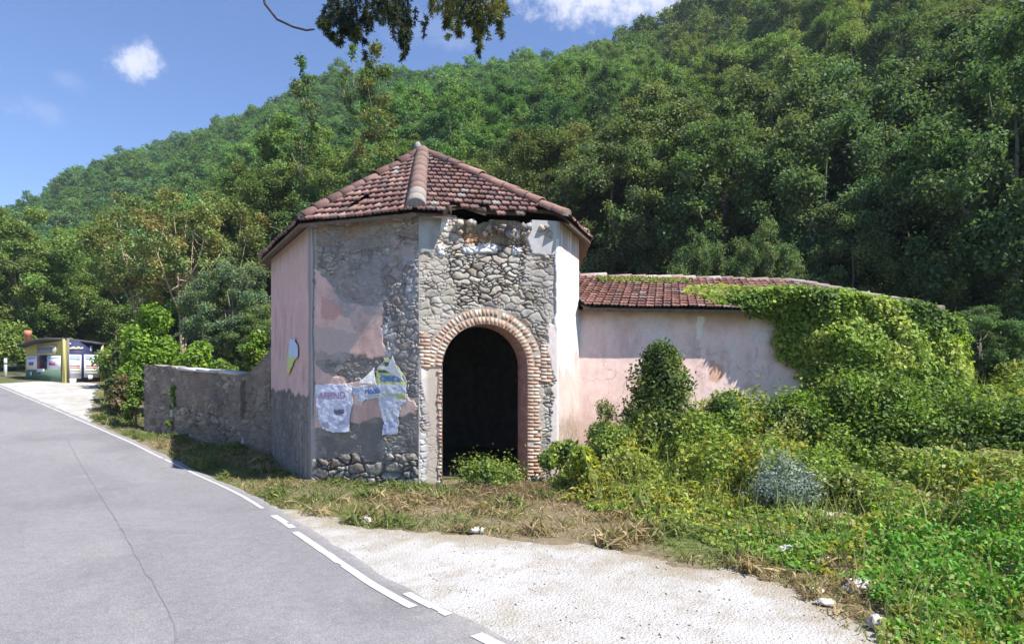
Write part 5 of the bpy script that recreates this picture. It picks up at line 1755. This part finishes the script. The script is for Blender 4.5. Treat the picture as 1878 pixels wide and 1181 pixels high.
cols[yl] = np.array((.36, .40, .07)) * rng.uniform(.6, 1.2, (yl.sum(), 1))
lush = ss(2.2, 4.2, x) * ss(9.5, 7.0, y)
lm = rng.random(n) < lush * .75
cols[lm] = np.array((.13, .31, .045)) * rng.uniform(.55, 1.35, (lm.sum(), 1))
gr = ss(.5, .72, fbm(x * .8, y * .8, 66, 3)) * ss(0, .0001, y - 6.5) * ss(2.0, .3, dist)
br = rng.random(n) < gr * .5
cols[br] = np.array((.25, .22, .10)) * rng.uniform(.6, 1.2, (br.sum(), 1))
sp_ = ss(.62, .72, fbm(x * 1.9, y * 1.9, 67, 2)) > rng.random(n) * 1.6
cols[sp_] = np.array((.36, .34, .05)) * rng.uniform(.6, 1.1, (sp_.sum(), 1))
o = mass('undergrowth', P, rng.normal(size=(n, 3)) * .6 + [0, -.15, .6], (.030 + .0052 * y) * rng.uniform(.6, 1.5, n), cols, rng, .55)
tag(o, 'tangled green and yellow undergrowth covering the slope in front of the wing', None, None, 'stuff')
# upright grass stalks among the weeds
n = 12000
x = rng.uniform(.6, 20, n); y = 3.8 + 15 * rng.random(n) ** 1.2
ok = inpoly(x, y, WEED) & (fbm(x * 1.2, y * 1.2, 69, 3) > .44) & (np.abs(x / y) < .95); x, y = x[ok], y[ok]; n = len(x)
hh = rng.uniform(.25, .75, n) * np.interp(y, [4, 9, 13], [.6, .9, 1.2])
P = np.stack([x, y, gz(x, y) + hh * .5], -1)
al = np.stack([rng.normal(0, .28, n), rng.normal(0, .28, n), np.ones(n)], -1)
o = mass('stalk_grass', P, rng.normal(size=(n, 3)) * [1, 1, .2], hh, greens(n, x, y, rng, [(.22, .28, .08), (.30, .30, .13), (.17, .25, .06), (.26, .28, .10)], 1.0, 7), rng, .035, along=al)
tag(o, 'tall thin grass stalks standing among the undergrowth', None, None, 'stuff')

# ---------------------------------------------------------------- dry verge grass
VERGE = [ground_at(*p) for p in ((175, 772), (204, 786), (268, 814), (352, 857), (420, 888), (468, 910), (512, 926), (560, 942), (620, 956), (700, 970), (800, 981), (900, 983), (1000, 992), (1100, 1001), (1200, 1021), (1300, 1041), (1400, 1066), (1480, 1090), (1560, 1128), (1625, 1172),
                                 (1690, 1172), (1630, 1085), (1510, 1020), (1360, 965), (1120, 905), (1015, 858))]
VERGE += [P4 * .985, P3 * .99, P2 * .985, P1 * .985, W0 * .99] + [ground_at(*p) for p in ((242, 716), (196, 708), (180, 722), (188, 742), (158, 764))]
n = 420000
x = rng.uniform(-17, 5, n); y = rng.uniform(4.5, 26, n)
wx = x + (fbm(x * 1.8, y * 1.8, 71, 4) - .5) * .7; wy = y + (fbm(x * 1.8, y * 1.8, 72, 4) - .5) * .7
ok = inpoly(wx, wy, VERGE); x, y = x[ok], y[ok]; n = len(x)
cl = fbm(x * 2.4, y * 2.4, 73, 4)
keep = rng.random(n) < .35 + .65 * ss(.35, .6, cl)
x, y, cl = x[keep], y[keep], cl[keep]; n = len(x)
hh = rng.uniform(.04, .12, n) * (1 + 1.6 * ss(.5, .75, cl))
P = np.stack([x, y, gz(x, y) + hh * .35], -1)
al = np.stack([rng.normal(0, .9, n), rng.normal(0, .9, n), np.full(n, .8)], -1)
f = fbm(x * .9, y * .9, 74, 3)
dryp = np.array([(.40, .30, .17), (.34, .25, .14), (.46, .37, .22), (.27, .19, .12)]); grn = np.array([(.17, .21, .06), (.22, .25, .08), (.12, .17, .05)])
isg = rng.random(n) < np.clip(ss(.38, .6, f) * .75 + .22, 0, 1)
cols = np.where(isg[:, None], grn[rng.integers(0, 3, n)], dryp[rng.integers(0, 4, n)]) * rng.uniform(.7, 1.25, (n, 1))
o = mass('verge_grass', P, rng.normal(size=(n, 3)) + [0, 0, .4], hh * 1.5, cols, rng, .085, along=al)
tag(o, 'cut dry brown and green grass on the verge in front of the building', None, None, 'stuff')
# raked dead stalks before the doorway
n = 7000
c_ = np.array(ground_at(930, 915)); x = rng.normal(c_[0], 1.1, n); y = rng.normal(c_[1] + .4, .55, n)
ok = inpoly(x, y, VERGE); x, y = x[ok], y[ok]; n = len(x)
h_ = .22 * np.exp(-((x - c_[0]) ** 2 / 1.6 + (y - c_[1] - .4) ** 2 / .4))
P = np.stack([x, y, gz(x, y) + .02 + h_ * rng.random(n)], -1)
al = np.stack([rng.normal(0, 1, n), rng.normal(0, 1, n), rng.normal(0, .25, n)], -1)
o = mass('dead_stalks', P, rng.normal(size=(n, 3)) + [0, 0, .6], rng.uniform(.08, .24, n), np.array((.33, .23, .15)) * rng.uniform(.5, 1.3, (n, 1)), rng, .05, along=al)
tag(o, 'heap of reddish brown dead stalks lying before the doorway', None, None, 'stuff')
# pebbles on the gravel
n = 1500
x = rng.uniform(-5, 4.5, n); y = 4.2 + 6 * rng.random(n) ** 1.3
ok = inpoly(x, y, gpoly); x, y = x[ok], y[ok]; n = len(x)
s_ = rng.uniform(.004, .014, n) * (1 + 1.2 * (rng.random(n) < .03))
oc = np.array([(1, 0, 0), (-1, 0, 0), (0, 1, 0), (0, -1, 0), (0, 0, .7), (0, 0, -.7)], float)
V = np.stack([x, y, gz(x, y) + .02], -1)[:, None] + oc[None] * s_[:, None, None] * rng.uniform(.6, 1.3, (n, 6, 1))
Tq = np.array([(0, 2, 4), (2, 1, 4), (1, 3, 4), (3, 0, 4), (2, 0, 5), (1, 2, 5), (3, 1, 5), (0, 3, 5)])
F = (np.arange(n)[:, None, None] * 6 + Tq[None]).reshape(-1, 3)
pc_ = np.array([(.44, .42, .40), (.38, .36, .34), (.46, .45, .43), (.30, .29, .27)])[rng.integers(0, 4, n)]
o = link('pebbles', npmesh('pebbles', V.reshape(-1, 3), F, np.repeat(pc_, 6, axis=0)), M['wall'])
tag(o, 'loose pebbles scattered over the white gravel', None, None, 'stuff')

# ---------------------------------------------------------------- conifer overhead
rng = np.random.default_rng(501)
con = empty('conifer_tree', (3.4, -3.0, 0))
tag(con, 'dark conifer whose drooping sprays hang in at the top of the picture', 'tree')
tb = MB(); tr = np.array([3.4, -3.0, 0.])
tb.tube([tr + [0, 0, -.3], tr + [0.05, 0, 3], tr + [0, .05, 6], tr + [0, 0, 9.5]], [.28, .23, .15, .03], 9, (.17, .12, .09))
tb.build('trunk', M['bark'], con, True)
spray = [(618, 30, 26, 44), (640, -5, 30, 60), (632, 50, 16, 20), (688, -14, 34, 50), (706, 6, 26, 44), (728, 38, 24, 44), (748, 34, 18, 40), (736, 66, 10, 22), (700, -50, 50, 40), (602, 52, 8, 14), (668, 30, 16, 22), (650, 55, 10, 16),
         (806, -12, 22, 40), (842, 2, 20, 36), (872, 34, 18, 40), (880, 58, 8, 20), (900, 4, 20, 46), (915, 26, 8, 28), (838, 30, 8, 22), (866, -14, 30, 40), (822, 28, 6, 20)]
Ds = 3.0
limb = MB()
limb.tube([tr + [0, 0, 6.2], (1.6, .6, 6.2), (.1, 2.6, 5.2), pt(720, -40, Ds)], [.10, .07, .04, .015], 6, (.13, .10, .08))
limb.tube([(1.6, .6, 6.2), (.7, 2.2, 5.4), pt(870, -50, Ds)], [.05, .03, .012], 6, (.13, .10, .08))
limb.tube([(.1, 2.6, 5.2), pt(640, -120, Ds), pt(520, -110, Ds), pt(478, -30, Ds), pt(486, 8, Ds), pt(508, 36, Ds), pt(538, 50, Ds), pt(562, 56, Ds), pt(577, 54, Ds)], [.03, .015, .008, .0062, .006, .0058, .0055, .0055, .005], 6, (.06, .05, .06))
Vs, Qs, Cs = [], [], []; off = 0
for (cx, cy, rx, ry) in spray:
    c = pt(cx, cy, Ds + rng.uniform(-.25, .25))
    for k in range(15):
        # a hanging twig with short needles in flat sprays
        p0 = c + np.array([rng.normal(0, rx * .5), 0, rng.uniform(-.1, .9) * ry]) / FPX * Ds + [0, rng.normal(0, .08), 0]
        ln_ = ry * rng.uniform(.5, 1.1) / FPX * Ds; dr = np.array([rng.normal(0, .35), rng.normal(0, .3), -1.0]); dr /= np.linalg.norm(dr)
        m_ = 60; t = rng.random(m_)
        pts_ = p0 + dr * (t * ln_)[:, None]
        limb.tube([p0, p0 + dr * ln_ * .5, p0 + dr * ln_], [.003, .0022, .001], 3, (.08, .06, .05), cap=False)
        al = rng.normal(0, 1, (m_, 3)) * [1, .8, .6] + dr * 1.0
        al /= np.linalg.norm(al, axis=1)[:, None]
        V, Q = leaf_quads(pts_ + al * .012, rng.normal(size=(m_, 3)), rng.uniform(.022, .042, m_), rng, .17, along=al)
        cl_ = np.array([(.035, .055, .04), (.028, .042, .045), (.06, .075, .035)])[rng.integers(3)] if cx < 800 else np.array([(.10, .12, .05), (.06, .085, .05), (.16, .16, .06)])[rng.integers(3)]
        Vs.append(V); Qs.append(Q + off); off += len(V); Cs.append(np.repeat(cl_ * rng.uniform(.6, 1.4, (m_, 1)), 4, axis=0))
limb.build('limb', M['bark'], con, True)
link('foliage', npmesh('foliage', np.concatenate(Vs), np.concatenate(Qs), np.concatenate(Cs)), M['leaf'], con)
# ---------------------------------------------------------------- thin summer haze
hz = MB(); zlo = float(GZ.min()) - 1.0
hz.box((0, 400, (zlo + 165) / 2), (1860, 1640, 165 - zlo))
m, n, l, out = new_mat('haze')
pv = n.new('ShaderNodeVolumePrincipled'); pv.inputs['Color'].default_value = (.72, .84, 1.0, 1); pv.inputs['Density'].default_value = .00034
l.new(pv.outputs[0], out.inputs['Volume'])
haze = hz.build('haze', m)
tag(haze, 'thin bluish summer haze in the valley air', None, None, 'stuff')
